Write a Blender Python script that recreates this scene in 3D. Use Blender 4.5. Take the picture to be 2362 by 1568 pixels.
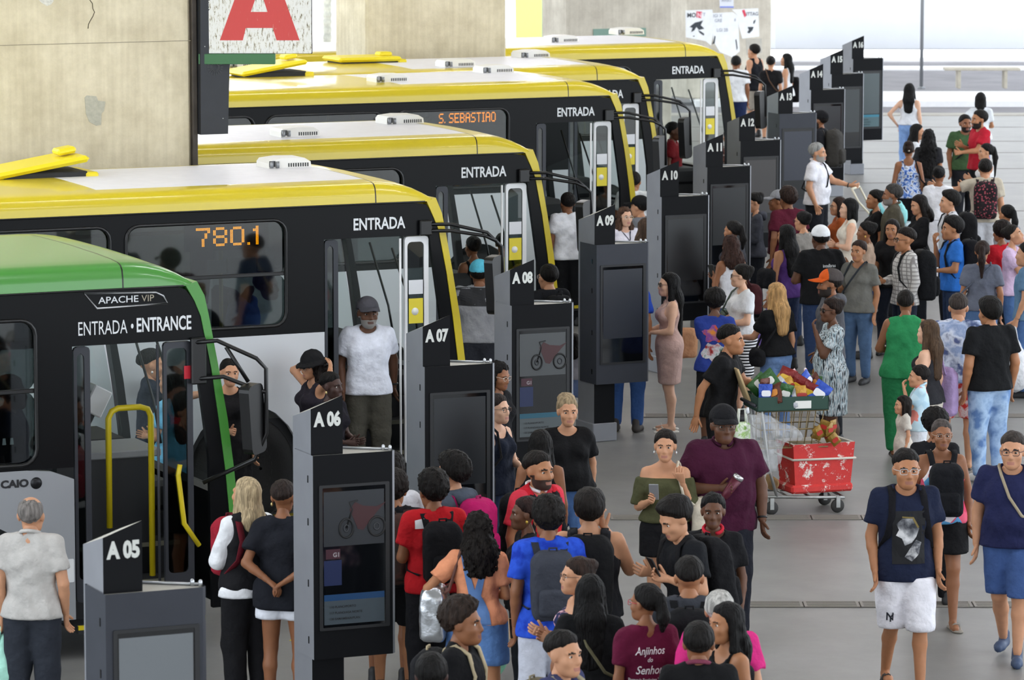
import bpy, math, random
import numpy as np
from mathutils import Vector, Matrix
from mathutils.geometry import tessellate_polygon
random.seed(7)
rng = np.random.default_rng(7)
for o in list(bpy.data.objects): bpy.data.objects.remove(o)
scn = bpy.context.scene
COL = scn.collection
PI = math.pi
# ------------------------------------------------------------------ camera
FPX, CAMH, HORIZ = 9600.0, 6.5, -460.0
PITCH = math.atan((784 - HORIZ) / FPX)
cd = bpy.data.cameras.new('camera'); cam = bpy.data.objects.new('camera', cd); COL.objects.link(cam)
cam.location = (0, 0, CAMH); cam.rotation_euler = (PI / 2 - PITCH, 0, 0)
cd.sensor_width = 36; cd.lens = FPX / 2362 * 36; cd.clip_end = 1000; cd.clip_start = .5
cd.dof.use_dof = True; cd.dof.focus_distance = 36; cd.dof.aperture_fstop = 6.3
scn.camera = cam
# ------------------------------------------------------------------ light
w = bpy.data.worlds.new('sky'); scn.world = w; w.use_nodes = True
bg = w.node_tree.nodes['Background']; bg.inputs[0].default_value = (.86, .93, 1, 1); bg.inputs[1].default_value = 3.3
sd = bpy.data.lights.new('sun', 'SUN'); sd.energy = 4; sd.angle = .02; sd.color = (1, .95, .87)
sun = bpy.data.objects.new('sun', sd); COL.objects.link(sun); sun.rotation_euler = (math.radians(-26), 0, 0)
vs = scn.view_settings; vs.view_transform = 'Standard'; vs.look = 'None'; vs.gamma = 1; vs.use_curve_mapping = False; vs.exposure = 0.0
# ------------------------------------------------------------------ pixel -> place
_R = np.array([1, 0, 0.]); _U = np.array([0, math.sin(PITCH), math.cos(PITCH)]); _F = np.array([0, math.cos(PITCH), -math.sin(PITCH)])
def ray(px, py): return _R * (px - 1181) / FPX - _U * (py - 784) / FPX + _F
def at_z(px, py, z):
    d = ray(px, py); return np.array([0, 0, CAMH]) + d * ((z - CAMH) / d[2])
def at_y(px, py, y):
    d = ray(px, py); return np.array([0, 0, CAMH]) + d * (y / d[1])
# ------------------------------------------------------------------ materials
MATS = {}
def _lin(c):
    return tuple((x / 12.92 if x <= .04045 else ((x + .055) / 1.055) ** 2.4) for x in c)
def hexc(h):
    h = h.lstrip('#')
    if len(h) == 3: h = ''.join(c * 2 for c in h)
    return _lin([int(h[i:i + 2], 16) / 255 for i in (0, 2, 4)])
def newmat(name):
    m = bpy.data.materials.new(name); m.use_nodes = True
    return m, m.node_tree.nodes, m.node_tree.links, m.node_tree.nodes['Principled BSDF']
def mat(col, rough=.5, metal=0, spec=.5, noise=0, nscale=8, bump=0, bscale=60, coat=0, stretch=None, bdist=.01):
    key = ('m', col, rough, metal, spec, noise, nscale, bump, bscale, coat, stretch, bdist)
    if key in MATS: return MATS[key]
    c = hexc(col) if isinstance(col, str) else col
    m, N, L, b = newmat('mat_' + str(col))
    b.inputs['Base Color'].default_value = (*c, 1); b.inputs['Roughness'].default_value = rough
    b.inputs['Metallic'].default_value = metal; b.inputs['Specular IOR Level'].default_value = spec
    if coat: b.inputs['Coat Weight'].default_value = coat; b.inputs['Coat Roughness'].default_value = .08
    if noise or bump:
        tc = N.new('ShaderNodeTexCoord'); v = tc.outputs['Object']
        if stretch:
            mp = N.new('ShaderNodeMapping'); mp.inputs['Scale'].default_value = stretch; L.new(v, mp.inputs[0]); v = mp.outputs[0]
    if noise:
        n = N.new('ShaderNodeTexNoise'); n.inputs['Scale'].default_value = nscale; n.inputs['Detail'].default_value = 5; L.new(v, n.inputs['Vector'])
        mx = N.new('ShaderNodeMix'); mx.data_type = 'RGBA'
        mx.inputs[6].default_value = (*[x * (1 - noise) for x in c], 1); mx.inputs[7].default_value = (*[min(1, x * (1 + noise)) for x in c], 1)
        rp = N.new('ShaderNodeMapRange'); rp.inputs[1].default_value = .3; rp.inputs[2].default_value = .7
        L.new(n.outputs[0], rp.inputs[0]); L.new(rp.outputs[0], mx.inputs[0]); L.new(mx.outputs[2], b.inputs['Base Color'])
    if bump:
        n2 = N.new('ShaderNodeTexNoise'); n2.inputs['Scale'].default_value = bscale; n2.inputs['Detail'].default_value = 3; L.new(v, n2.inputs['Vector'])
        bp = N.new('ShaderNodeBump'); bp.inputs['Strength'].default_value = bump; bp.inputs['Distance'].default_value = bdist
        L.new(n2.outputs[0], bp.inputs['Height']); L.new(bp.outputs[0], b.inputs['Normal'])
    MATS[key] = m; return m
def emis(col, s):
    key = ('e', col, s)
    if key in MATS: return MATS[key]
    m, N, L, b = newmat('glow_' + col); c = hexc(col)
    b.inputs['Base Color'].default_value = (*c, 1); b.inputs['Emission Color'].default_value = (*c, 1); b.inputs['Emission Strength'].default_value = s
    MATS[key] = m; return m
def glass(col='#c8d4d4', t=.75, rough=.03, gl=.12):
    key = ('g', col, t, rough, gl)
    if key in MATS: return MATS[key]
    m, N, L, b = newmat('glass_' + col)
    tr = N.new('ShaderNodeBsdfTransparent'); tr.inputs[0].default_value = (*[x * t for x in hexc(col)], 1)
    g = N.new('ShaderNodeBsdfGlossy'); g.inputs['Roughness'].default_value = rough
    fr = N.new('ShaderNodeLayerWeight'); pw = N.new('ShaderNodeMath'); pw.operation = 'POWER'; pw.inputs[1].default_value = 5; L.new(fr.outputs['Facing'], pw.inputs[0])
    ad = N.new('ShaderNodeMath'); ad.operation = 'MULTIPLY_ADD'; ad.inputs[1].default_value = .6; ad.inputs[2].default_value = gl; L.new(pw.outputs[0], ad.inputs[0])
    mx = N.new('ShaderNodeMixShader'); L.new(ad.outputs[0], mx.inputs[0]); L.new(tr.outputs[0], mx.inputs[1]); L.new(g.outputs[0], mx.inputs[2])
    L.new(mx.outputs[0], N['Material Output'].inputs[0]); MATS[key] = m; return m
def ramp(N, stops, interp='LINEAR'):
    r = N.new('ShaderNodeValToRGB'); r.color_ramp.interpolation = interp; e = r.color_ramp.elements
    while len(e) < len(stops): e.new(.5)
    for el, (p, c) in zip(e, stops): el.position = p; el.color = (*hexc(c), 1)
    return r
def pattern(kind, *cols, scale=1.0):
    """cloth with a printed pattern, in object space"""
    key = ('p', kind, cols, scale)
    if key in MATS: return MATS[key]
    m, N, L, b = newmat('cloth_' + kind); b.inputs['Roughness'].default_value = .85; b.inputs['Specular IOR Level'].default_value = .2
    tc = N.new('ShaderNodeTexCoord'); mp = N.new('ShaderNodeMapping'); L.new(tc.outputs['Object'], mp.inputs[0]); n = len(cols)
    mp.inputs['Scale'].default_value = (scale,) * 3 if kind != 'streak' else (4 * scale, 4 * scale, .5 * scale)
    if kind in ('stripe', 'vstripe'):
        t = N.new('ShaderNodeTexWave'); t.bands_direction = 'Z' if kind == 'stripe' else 'X'; t.inputs['Scale'].default_value = 8; t.inputs['Distortion'].default_value = 0 if kind == 'stripe' else 6
        t.inputs['Detail'].default_value = 2; out = t.outputs['Fac']
    elif kind == 'dots':
        t = N.new('ShaderNodeTexVoronoi'); t.inputs['Scale'].default_value = 28; out = t.outputs['Distance']
    elif kind == 'patch':
        t = N.new('ShaderNodeTexVoronoi'); t.inputs['Scale'].default_value = 14
        sp = N.new('ShaderNodeSeparateColor'); L.new(t.outputs['Color'], sp.inputs[0]); out = sp.outputs[0]
    else:
        t = N.new('ShaderNodeTexNoise'); t.inputs['Scale'].default_value = {'tiedye': 5, 'floral': 22, 'camo': 9}.get(kind, 10); t.inputs['Detail'].default_value = 4
        rp = N.new('ShaderNodeMapRange'); rp.inputs[1].default_value = .3; rp.inputs[2].default_value = .7; L.new(t.outputs[0], rp.inputs[0]); out = rp.outputs[0]
    L.new(mp.outputs[0], t.inputs['Vector'])
    r = ramp(N, [(i / n, c) for i, c in enumerate(cols)] if kind in ('stripe', 'patch', 'dots') else [((i + .5) / n, c) for i, c in enumerate(cols)], 'CONSTANT' if kind in ('stripe', 'patch', 'dots') else 'LINEAR')
    L.new(out, r.inputs[0]); L.new(r.outputs[0], b.inputs['Base Color']); MATS[key] = m; return m
def plaid(base, line):
    key = ('plaid', base, line)
    if key in MATS: return MATS[key]
    m, N, L, b = newmat('cloth_plaid'); b.inputs['Roughness'].default_value = .85
    tc = N.new('ShaderNodeTexCoord'); acc = None
    for d in 'XZ':
        t = N.new('ShaderNodeTexWave'); t.bands_direction = d; t.inputs['Scale'].default_value = 7; t.inputs['Distortion'].default_value = .6; L.new(tc.outputs['Object'], t.inputs['Vector'])
        rp = N.new('ShaderNodeMapRange'); rp.inputs[1].default_value = .75; rp.inputs[2].default_value = .95; L.new(t.outputs['Fac'], rp.inputs[0])
        if acc is None: acc = rp.outputs[0]
        else:
            a = N.new('ShaderNodeMath'); a.operation = 'MAXIMUM'; L.new(acc, a.inputs[0]); L.new(rp.outputs[0], a.inputs[1]); acc = a.outputs[0]
    r = ramp(N, [(0, base), (1, line)]); L.new(acc, r.inputs[0]); L.new(r.outputs[0], b.inputs['Base Color']); MATS[key] = m; return m
# ------------------------------------------------------------------ objects
def tag(o, label=None, cat=None, group=None, kind=None):
    if label: o['label'] = label
    if cat: o['category'] = cat
    if group: o['group'] = group
    if kind: o['kind'] = kind
    return o
def empty(name, loc=(0, 0, 0), rz=0, label=None, cat=None, group=None, parent=None):
    o = bpy.data.objects.new(name, None); COL.objects.link(o); o.location = [float(x) for x in loc]; o.rotation_euler = (0, 0, rz); o.empty_display_size = .1
    if parent: o.parent = parent
    return tag(o, label, cat, group)
def link(name, me, parent=None):
    o = bpy.data.objects.new(name, me); COL.objects.link(o)
    if parent: o.parent = parent
    return o
def npmesh(name, parts, mats):
    """parts: list of (verts, faces (n,3|4), material index or array)"""
    vs_, ls, lt, mi = [], [], [], []; off = 0
    for v, f, m in parts:
        f = np.asarray(f)
        if len(f) == 0: continue
        vs_.append(np.asarray(v, float)); ls.append((f + off).ravel()); lt.append(np.full(len(f), f.shape[1], np.int32))
        mi.append(np.full(len(f), m, np.int32) if np.isscalar(m) else np.asarray(m, np.int32)); off += len(v)
    me = bpy.data.meshes.new(name)
    V = np.concatenate(vs_).astype(np.float32); Lp = np.concatenate(ls).astype(np.int32); T = np.concatenate(lt); M = np.concatenate(mi)
    me.vertices.add(len(V)); me.vertices.foreach_set('co', V.ravel()); me.loops.add(len(Lp)); me.loops.foreach_set('vertex_index', Lp)
    me.polygons.add(len(T)); me.polygons.foreach_set('loop_start', np.concatenate([[0], np.cumsum(T)[:-1]]).astype(np.int32))
    me.polygons.foreach_set('material_index', M)
    for m in mats: me.materials.append(m)
    me.update(calc_edges=True); return me
class MB:
    """collects simple shapes into one mesh"""
    def __init__(s): s.v = []; s.f = []; s.m = []; s.sm = []
    def add(s, vs_, fs, mi=0, smooth=False):
        o = len(s.v); s.v += [tuple(map(float, p)) for p in vs_]
        for f in fs: s.f.append([i + o for i in f]); s.m.append(mi); s.sm.append(smooth)
        return s
    def box(s, x0, x1, y0, y1, z0, z1, mi=0, M=None):
        p = [(x, y, z) for x in (x0, x1) for y in (y0, y1) for z in (z0, z1)]
        if M is not None: p = [M @ Vector(q) for q in p]
        return s.add(p, [(0, 1, 3, 2), (4, 6, 7, 5), (0, 4, 5, 1), (2, 3, 7, 6), (0, 2, 6, 4), (1, 5, 7, 3)], mi)
    def bbox(s, x0, x1, y0, y1, z0, z1, b=.01, mi=0, M=None):
        """box with chamfered edges"""
        c = [(x0 + x1) / 2, (y0 + y1) / 2, (z0 + z1) / 2]; h = [(x1 - x0) / 2, (y1 - y0) / 2, (z1 - z0) / 2]; vs_ = []; idx = {}
        for sx in (-1, 1):
            for sy in (-1, 1):
                for sz in (-1, 1):
                    for ax in range(3):
                        d = [h[0] - b, h[1] - b, h[2] - b]; d[ax] = h[ax]
                        idx[(sx, sy, sz, ax)] = len(vs_); vs_.append((c[0] + sx * d[0], c[1] + sy * d[1], c[2] + sz * d[2]))
        if M is not None: vs_ = [M @ Vector(q) for q in vs_]
        F = []
        for ax in range(3):
            a, e = [(1, 2), (0, 2), (0, 1)][ax]
            for sg in (-1, 1):
                q = []
                for sa, se in ((-1, -1), (1, -1), (1, 1), (-1, 1)):
                    k = [0, 0, 0]; k[ax] = sg; k[a] = sa; k[e] = se; q.append(idx[(*k, ax)])
                F.append(q if sg * (1 if ax != 1 else -1) > 0 else q[::-1])
            for sa in (-1, 1):
                for se in (-1, 1):
                    k0 = [0, 0, 0]; k1 = [0, 0, 0]; k0[ax] = -1; k1[ax] = 1; k0[a] = k1[a] = sa; k0[e] = k1[e] = se
                    F.append([idx[(*k0, a)], idx[(*k1, a)], idx[(*k1, e)], idx[(*k0, e)]])
        for sx in (-1, 1):
            for sy in (-1, 1):
                for sz in (-1, 1): F.append([idx[(sx, sy, sz, i)] for i in range(3)])
        return s.add(vs_, F, mi)
    def tube(s, pts, r, n=8, mi=0, caps=True, closed=False):
        P = [Vector(p) for p in pts]; k = len(P); R = r if isinstance(r, (list, tuple)) else [r] * k; vs_ = []; up = None
        for i in range(k):
            if closed: t = (P[(i + 1) % k] - P[i - 1])
            else: t = P[min(i + 1, k - 1)] - P[max(i - 1, 0)]
            t.normalize()
            if up is None:
                up = Vector((0, 0, 1)) if abs(t.z) < .9 else Vector((1, 0, 0))
            a = t.cross(up).normalized(); up = a.cross(t).normalized()
            for j in range(n):
                an = 2 * PI * j / n; vs_.append(P[i] + (a * math.cos(an) + up * math.sin(an)) * R[i])
        F = []
        for i in range(k if closed else k - 1):
            for j in range(n): F.append((i * n + j, ((i + 1) % k) * n + j, ((i + 1) % k) * n + (j + 1) % n, i * n + (j + 1) % n))
        if caps and not closed: F += [tuple(range(n)), tuple(range((k - 1) * n, k * n))[::-1]]
        return s.add(vs_, F, mi, True)
    def lathe(s, prof, n=24, mi=0, M=None, axis='z'):
        vs_ = []
        for r, z in prof:
            for j in range(n):
                a = 2 * PI * j / n; c, d = r * math.cos(a), r * math.sin(a)
                p = {'z': (c, d, z), 'y': (c, z, d), 'x': (z, c, d)}[axis]; vs_.append(M @ Vector(p) if M is not None else p)
        F = [(i * n + j, i * n + (j + 1) % n, (i + 1) * n + (j + 1) % n, (i + 1) * n + j) for i in range(len(prof) - 1) for j in range(n)]
        F += [tuple(range(n))[::-1], tuple(range((len(prof) - 1) * n, len(prof) * n))]
        return s.add(vs_, F, mi, True)
    def plate(s, outer, holes=(), y0=0, y1=.02, mi=0, M=None):
        """polygon with holes in the x-z plane, thick along y"""
        loops = [list(outer)] + [list(h) for h in holes]
        tri = tessellate_polygon([[Vector((x, z, 0)) for x, z in l] for l in loops]); flat = [p for l in loops for p in l]; n = len(flat)
        vs_ = [(x, y0, z) for x, z in flat] + [(x, y1, z) for x, z in flat]; F = []
        for t in tri:
            a, b, c = [flat[i] for i in t]; cr = (b[0] - a[0]) * (c[1] - a[1]) - (b[1] - a[1]) * (c[0] - a[0])
            t = t if cr > 0 else t[::-1]; F += [tuple(t), tuple(i + n for i in t[::-1])]
        o = 0
        for l in loops:
            k = len(l)
            for i in range(k): F.append((o + i, o + i + n, o + (i + 1) % k + n, o + (i + 1) % k))
            o += k
        if M is not None: vs_ = [M @ Vector(q) for q in vs_]
        return s.add(vs_, F, mi)
    def build(s, name, m, parent=None, fix=True):
        me = bpy.data.meshes.new(name); me.from_pydata(s.v, [], s.f); me.polygons.foreach_set('material_index', s.m); me.polygons.foreach_set('use_smooth', s.sm)
        for x in (m if isinstance(m, (list, tuple)) else [m]): me.materials.append(x)
        return link(name, me, parent)
def rrect(x0, x1, z0, z1, r=.08, n=5):
    pts = []
    for cx, cz, a0 in ((x1 - r, z1 - r, 0), (x0 + r, z1 - r, 90), (x0 + r, z0 + r, 180), (x1 - r, z0 + r, 270)):
        for i in range(n + 1):
            a = math.radians(a0 + 90 * i / n); pts.append((cx + r * math.cos(a), cz + r * math.sin(a)))
    return pts
# ------------------------------------------------------------------ lettering
_T = {}
def text_mesh(s, bold=0.0, xs=1.0, shear=0.0):
    """triangles of a word: x right, z up, height of a capital = 1, origin at lower left"""
    k = (s, bold, xs, shear)
    if k in _T: return _T[k]
    cu = bpy.data.curves.new('t', 'FONT'); cu.body = s; cu.offset = bold; cu.shear = shear; cu.resolution_u = 3
    o = bpy.data.objects.new('t', cu); me = o.to_mesh()
    V = np.array([v.co[:] for v in me.vertices]); F = [tuple(p.vertices) for p in me.polygons]
    o.to_mesh_clear(); bpy.data.objects.remove(o); bpy.data.curves.remove(cu)
    V = V / .7 * np.array([xs, 1, 1]); V[:, 0] -= V[:, 0].min(); _T[k] = (V, F); return _T[k]
def lettering(name, s, size, m, parent, fn, bold=0.0, xs=1.0, shear=0.0, width=None):
    """fn maps (x, z) of the word, metres, to a 3-D point"""
    V, F = text_mesh(s, bold, xs, shear); sx = size if width is None else width / V[:, 0].max()
    me = bpy.data.meshes.new(name); me.from_pydata([fn(v[0] * sx, v[1] * size) for v in V], [], F); me.materials.append(m)
    return link(name, me, parent)
FONT57 = {'7': '11111 00001 00010 00010 00100 00100 00100', '8': '01110 10001 10001 01110 10001 10001 01110', '0': '01110 10001 10001 10001 10001 10001 01110',
 '.': '0 0 0 0 0 0 1', '1': '01 11 01 01 01 01 01', 'S': '01111 10000 10000 01110 00001 00001 11110', 'E': '11111 10000 10000 11110 10000 10000 11111', 'B': '11110 10001 10001 11110 10001 10001 11110',
 'A': '01110 10001 10001 11111 10001 10001 10001', 'T': '11111 00100 00100 00100 00100 00100 00100', 'I': '111 010 010 010 010 010 111', 'O': '01110 10001 10001 10001 10001 10001 01110', ' ': '00 00 00 00 00 00 00'}
def led_word(s, x0, x1, z0, z1, y, parent, m, sub=2):
    """dot matrix word, each dot a small lens, joined (past counting)"""
    grid = []; cx = 0
    for ch in s:
        rows = FONT57[ch].split(); wd = len(rows[0])
        for r, row in enumerate(rows):
            for c, b in enumerate(row):
                if b == '1':
                    for i in range(sub):
                        for j in range(sub): grid.append(((cx + c) * sub + i, (6 - r) * sub + j))
        cx += wd + 1
    W, Hh = (cx - 1) * sub, 7 * sub; dx, dz = (x1 - x0) / W, (z1 - z0) / Hh; mb = MB(); rr = .5
    for i, j in grid:
        a, b = x0 + (i + .5) * dx, z0 + (j + .5) * dz
        mb.add([(a - dx * rr, y, b), (a, y, b - dz * rr), (a + dx * rr, y, b), (a, y, b + dz * rr), (a, y - .004, b)], [(0, 1, 4), (1, 2, 4), (2, 3, 4), (3, 0, 4)])
    o = mb.build('led_dots', m, parent); o['kind'] = 'stuff'; return o
# ================================================================== the setting
def concrete(name, base, dark, rough=.85, sc=1.0, streak=True):
    m, N, L, b = newmat(name); tc = N.new('ShaderNodeTexCoord'); b.inputs['Roughness'].default_value = rough
    n1 = N.new('ShaderNodeTexNoise'); n1.inputs['Scale'].default_value = 1.6 * sc; n1.inputs['Detail'].default_value = 9; n1.inputs['Roughness'].default_value = .68
    L.new(tc.outputs['Object'], n1.inputs['Vector'])
    mp = N.new('ShaderNodeMapping'); mp.inputs['Scale'].default_value = (14, 14, .7); L.new(tc.outputs['Object'], mp.inputs[0])
    n2 = N.new('ShaderNodeTexNoise'); n2.inputs['Scale'].default_value = 1.2 * sc; n2.inputs['Detail'].default_value = 6; L.new(mp.outputs[0], n2.inputs['Vector'])
    a = N.new('ShaderNodeMath'); a.operation = 'MULTIPLY_ADD'; a.inputs[1].default_value = .3 if streak else 0; L.new(n2.outputs[0], a.inputs[0]); L.new(n1.outputs[0], a.inputs[2])
    r = ramp(N, [(.38 + (.1 if streak else 0), dark), (.72 + (.1 if streak else 0), base)]); L.new(a.outputs[0], r.inputs[0]); L.new(r.outputs[0], b.inputs['Base Color'])
    n3 = N.new('ShaderNodeTexNoise'); n3.inputs['Scale'].default_value = 40; n3.inputs['Detail'].default_value = 6; L.new(tc.outputs['Object'], n3.inputs['Vector'])
    bp = N.new('ShaderNodeBump'); bp.inputs['Strength'].default_value = .25; bp.inputs['Distance'].default_value = .01; L.new(n3.outputs[0], bp.inputs['Height']); L.new(bp.outputs[0], b.inputs['Normal'])
    return m
M_FLOOR = concrete('floor_concrete', '#858481', '#767573', .42, .8, False)
for nd in M_FLOOR.node_tree.nodes:
    if nd.type == 'BUMP': nd.inputs['Strength'].default_value = .03
M_ROAD = concrete('road', '#b3afa7', '#98948d', .8, .5, False)
M_ASPH = concrete('asphalt', '#87858a', '#757378', .9, .5, False)
M_PIL = concrete('pillar_concrete', '#e6dcc2', '#c2b79c', .9)
M_PIL2 = concrete('pillar_concrete_grey', '#d8d1c2', '#b5ad9f', .9)
M_WHITE = mat('#f2f2f4', .7, noise=.03)
def st(name, mb, m, label, cat):
    return tag(mb.build(name, m), label, cat, kind='structure')
floor = st('floor', MB().box(-30, 30, -70, 87, -.3, 0), M_FLOOR, 'grey polished concrete station floor under the crowd', 'floor')
# bus lane: paler slab between the pillars, with yellow marking strips
A_U = math.radians(24.6); BU = np.array([math.cos(A_U), math.sin(A_U), 0]); BV = np.array([-math.sin(A_U), math.cos(A_U), 0])
jm = mat('#6f6b66', .9)
for Y in (71.1, 73.9, 77.3, 79.9, 83.4, 66.2, 61.5):
    j = MB().box(3.2, 14, Y - .03, Y + .03, .0005, .003).build('floor_joint', jm, floor)
# drain grates let into the floor
def grate_mesh():
    mb = MB(); L_, W_ = .46, .24
    outer = [(0, 0), (L_ - .012, 0), (L_ - .012, W_), (0, W_)]
    holes = [rrect(.02, L_ - .032, .018 + i * .044, .018 + i * .044 + .022, .009, 2) for i in range(5)]
    mb.plate(outer, holes, 0, .006); v = [(x, z, y) for x, y, z in mb.v]; mb.v = v; return mb
gm = grate_mesh(); gme = None; M_GR = mat('#86807a', .6, .1); M_PIT = mat('#4a4642', .9)
for Y, x0, n in ((33.25, 1.0, 15), (37.4, .9, 16), (43.75, 1.4, 16)):
    MB().box(x0, x0 + n * .46, Y, Y + .24, .0005, .002).build('drain_trough', M_PIT, floor)
    for i in range(n):
        if gme is None: g = gm.build('drain_grate', M_GR, floor); gme = g.data
        else: g = link('drain_grate', gme, floor)
        g.location = (x0 + i * .46, Y, .003)
ym = mat('#d8c23a', .8, noise=.2, nscale=20)
for (px, py, L_, ang) in ((600, 1395, .5, 24.6), (640, 1192, .6, 24.6), (1655, 722, 1.1, 82), (1325, 1003, .5, 24.6), (700, 1480, 1.2, 70)):
    p = at_z(px, py, 0); M = Matrix.Translation(Vector(p)) @ Matrix.Rotation(math.radians(ang), 4, 'Z')
    MB().box(0, L_, 0, .12, .001, .004, M=M).build('floor_marking', ym, floor)
tac = mat('#8d857c', .9)
for (px, py) in ((615, 1225), (598, 1180)):
    p = at_z(px, py, 0); mb = MB(); M = Matrix.Translation(Vector(p)) @ Matrix.Rotation(A_U, 4, 'Z')
    mb.box(-.02, .86, -.02, .42, .001, .005, M=M)
    for i in range(14):
        for k in range(7): mb.box(.03 + i * .06, .06 + i * .06, .03 + k * .055, .06 + k * .055, .005, .011, M=M)
    mb.build('tactile_paving', tac, floor)
# the street beyond the platform
st('ground_street', MB().box(-80, 90, 87, 260, -.45, -.15), M_ASPH, 'grey asphalt street beyond the platform edge', 'road')
st('kerb_platform', MB().bbox(3, 60, 86.4, 87.05, -.3, .02, .02), M_ROAD, 'low concrete kerb along the platform edge', 'kerb')
st('kerb_white', MB().bbox(4, 60, 91.0, 93.8, -.3, .0, .02), M_WHITE, 'white painted kerb strip across the street', 'kerb')
st('kerb_line', MB().bbox(4, 60, 103.4, 104.4, -.3, -.1, .01), M_WHITE, 'thin white kerb line beyond the road', 'kerb')
st('pavement_far', MB().bbox(4, 60, 107.0, 110.3, -.3, -.04, .02), M_WHITE, 'bright white sunlit pavement below the white wall', 'pavement')
# white wall at the far right
xw = at_y(1776, 90, 112.5)[0]
wm = MB(); wm.bbox(xw, 50, 112.5, 113.2, -.3, 3.6, .15)
st('wall_back', wm, mat('#dcdfe5', .8, noise=.03, nscale=1), 'long plain white wall at the far side of the street', 'wall')
st('pavement_left', MB().box(-60, 3.6, 96, 240, -.3, -.02), mat('#e9e6de', .9, noise=.05), 'pale sunlit pavement beyond the pillars', 'pavement')
gp = at_y(1262, 60, 112); gx0 = at_y(1190, 60, 112)[0]; gx1 = at_y(1345, 60, 112)[0]
grass = MB(); grass.box(gx0, gx1, 104, 170, -.1, .0); r2 = random.Random(3)
gr = grass.build('lawn', pattern('camo', '#7cc030', '#9fd84a', '#90d040', scale=3)); tag(gr, 'bright sunlit lawn glimpsed between two pillars', 'lawn', kind='structure')
# the deck overhead: its open sides let in the daylight
ceil = st('ceiling', MB().box(-9.5, 15, -70, 111, 8.8, 9.4), mat('#d9d6cf', .9, noise=.05, nscale=.5), 'concrete deck roofing the station, above the picture', 'ceiling')
for i in range(15):
    MB().box(-9.5, 15, -66 + i * 12, -65.4 + i * 12, 8.3, 8.8).build('ceiling_beam', M_PIL2, ceil)
lme = None
for X in (-5.5, 0, 5.5, 11):  # unseen glowing panels, added to brighten the space under the deck
    for i in range(14):
        if lme is None: lo_ = MB().bbox(-1.2, 1.2, -.2, .2, -.08, 0, .01).build('added_light_panel', emis('#f8f8ff', 25), ceil); lme = lo_.data
        else: lo_ = link('added_light_panel', lme, ceil)
        lo_.location = (X, -6 + i * 8, 8.78)
# ------------------------------------------------------------------ concrete pillars in a row
def pillar(pxl, pxr, Y, label, m, extra=None):
    b = at_y(pxr, 300, Y); wd = (pxr - pxl) * Y / FPX / math.cos(A_U)
    root = empty('concrete_pillar', (b[0], b[1], 0), A_U, label, 'pillar', 'row of concrete pillars')
    MB().bbox(-wd, 0, 0, 1.1, 0, 8.6, .03).build('shaft', m, root)
    return root, wd
p1, w1 = pillar(-30, 442, 40.2, 'massive stained concrete pillar behind the second bus, dark steel channel on its edge', M_PIL)
p2, w2 = pillar(850, 1168, 57.0, 'beige concrete pillar with a dark display on its edge, between two yellow buses', M_PIL)
p3, w3 = pillar(1305, 1550, 76.2, 'grey concrete pillar with a green plate low on its face', M_PIL2)
p4, w4 = pillar(1580, 1778, 92.2, 'far concrete pillar plastered with torn white posters', M_PIL2)
# formwork seams and the patched hole on the first pillar
s1 = MB()
for z in (2.9, 4.2, 5.4): s1.box(-w1, 0, -.0025, 0, z, z + .006)
s1.build('formwork_seam', mat('#9a917e', .95), p1)
def blob(pts, d): 
    return MB().plate(pts, (), -d, 0)
b = np.array(p1.location)
def on_face(root, px, py, off=0.0):
    """pixel -> (x, z) on a pillar's front face"""
    P = np.array(root.location); d = ray(px, py); C0 = np.array([0, 0, CAMH]); Q = C0 + d * (((P - C0) @ BV) / (d @ BV)); return float((Q - P) @ BU), float(Q[2])
patch = [on_face(p1, x, y) for x, y in ((195, 225), (200, 220), (222, 222), (226, 232), (243, 234), (240, 255), (234, 262), (233, 288), (222, 290), (205, 280), (198, 262))]
MB().plate(patch[::-1], (), -.004, .0).build('mortar_patch', mat('#b5b3a4', .9, noise=.1, nscale=30), p1)
crack = [on_face(p1, x, y) for x, y in ((207, 0), (213, 8), (214, 20), (218, 28), (214, 38), (208, 48), (204, 56), (203, 66))]
MB().tube([(x, -.001, z) for x, z in crack], .004, 4).build('crack', mat('#57503f', .9), p1)
spall = [on_face(p1, x, y) for x, y in ((88, -2), (95, 6), (108, 14), (118, 10), (124, 2), (118, -6))]
MB().plate(spall[::-1], (), -.003, 0).build('spalled_patch', mat('#d8d6ce', .9, noise=.2, nscale=40), p1)
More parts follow.
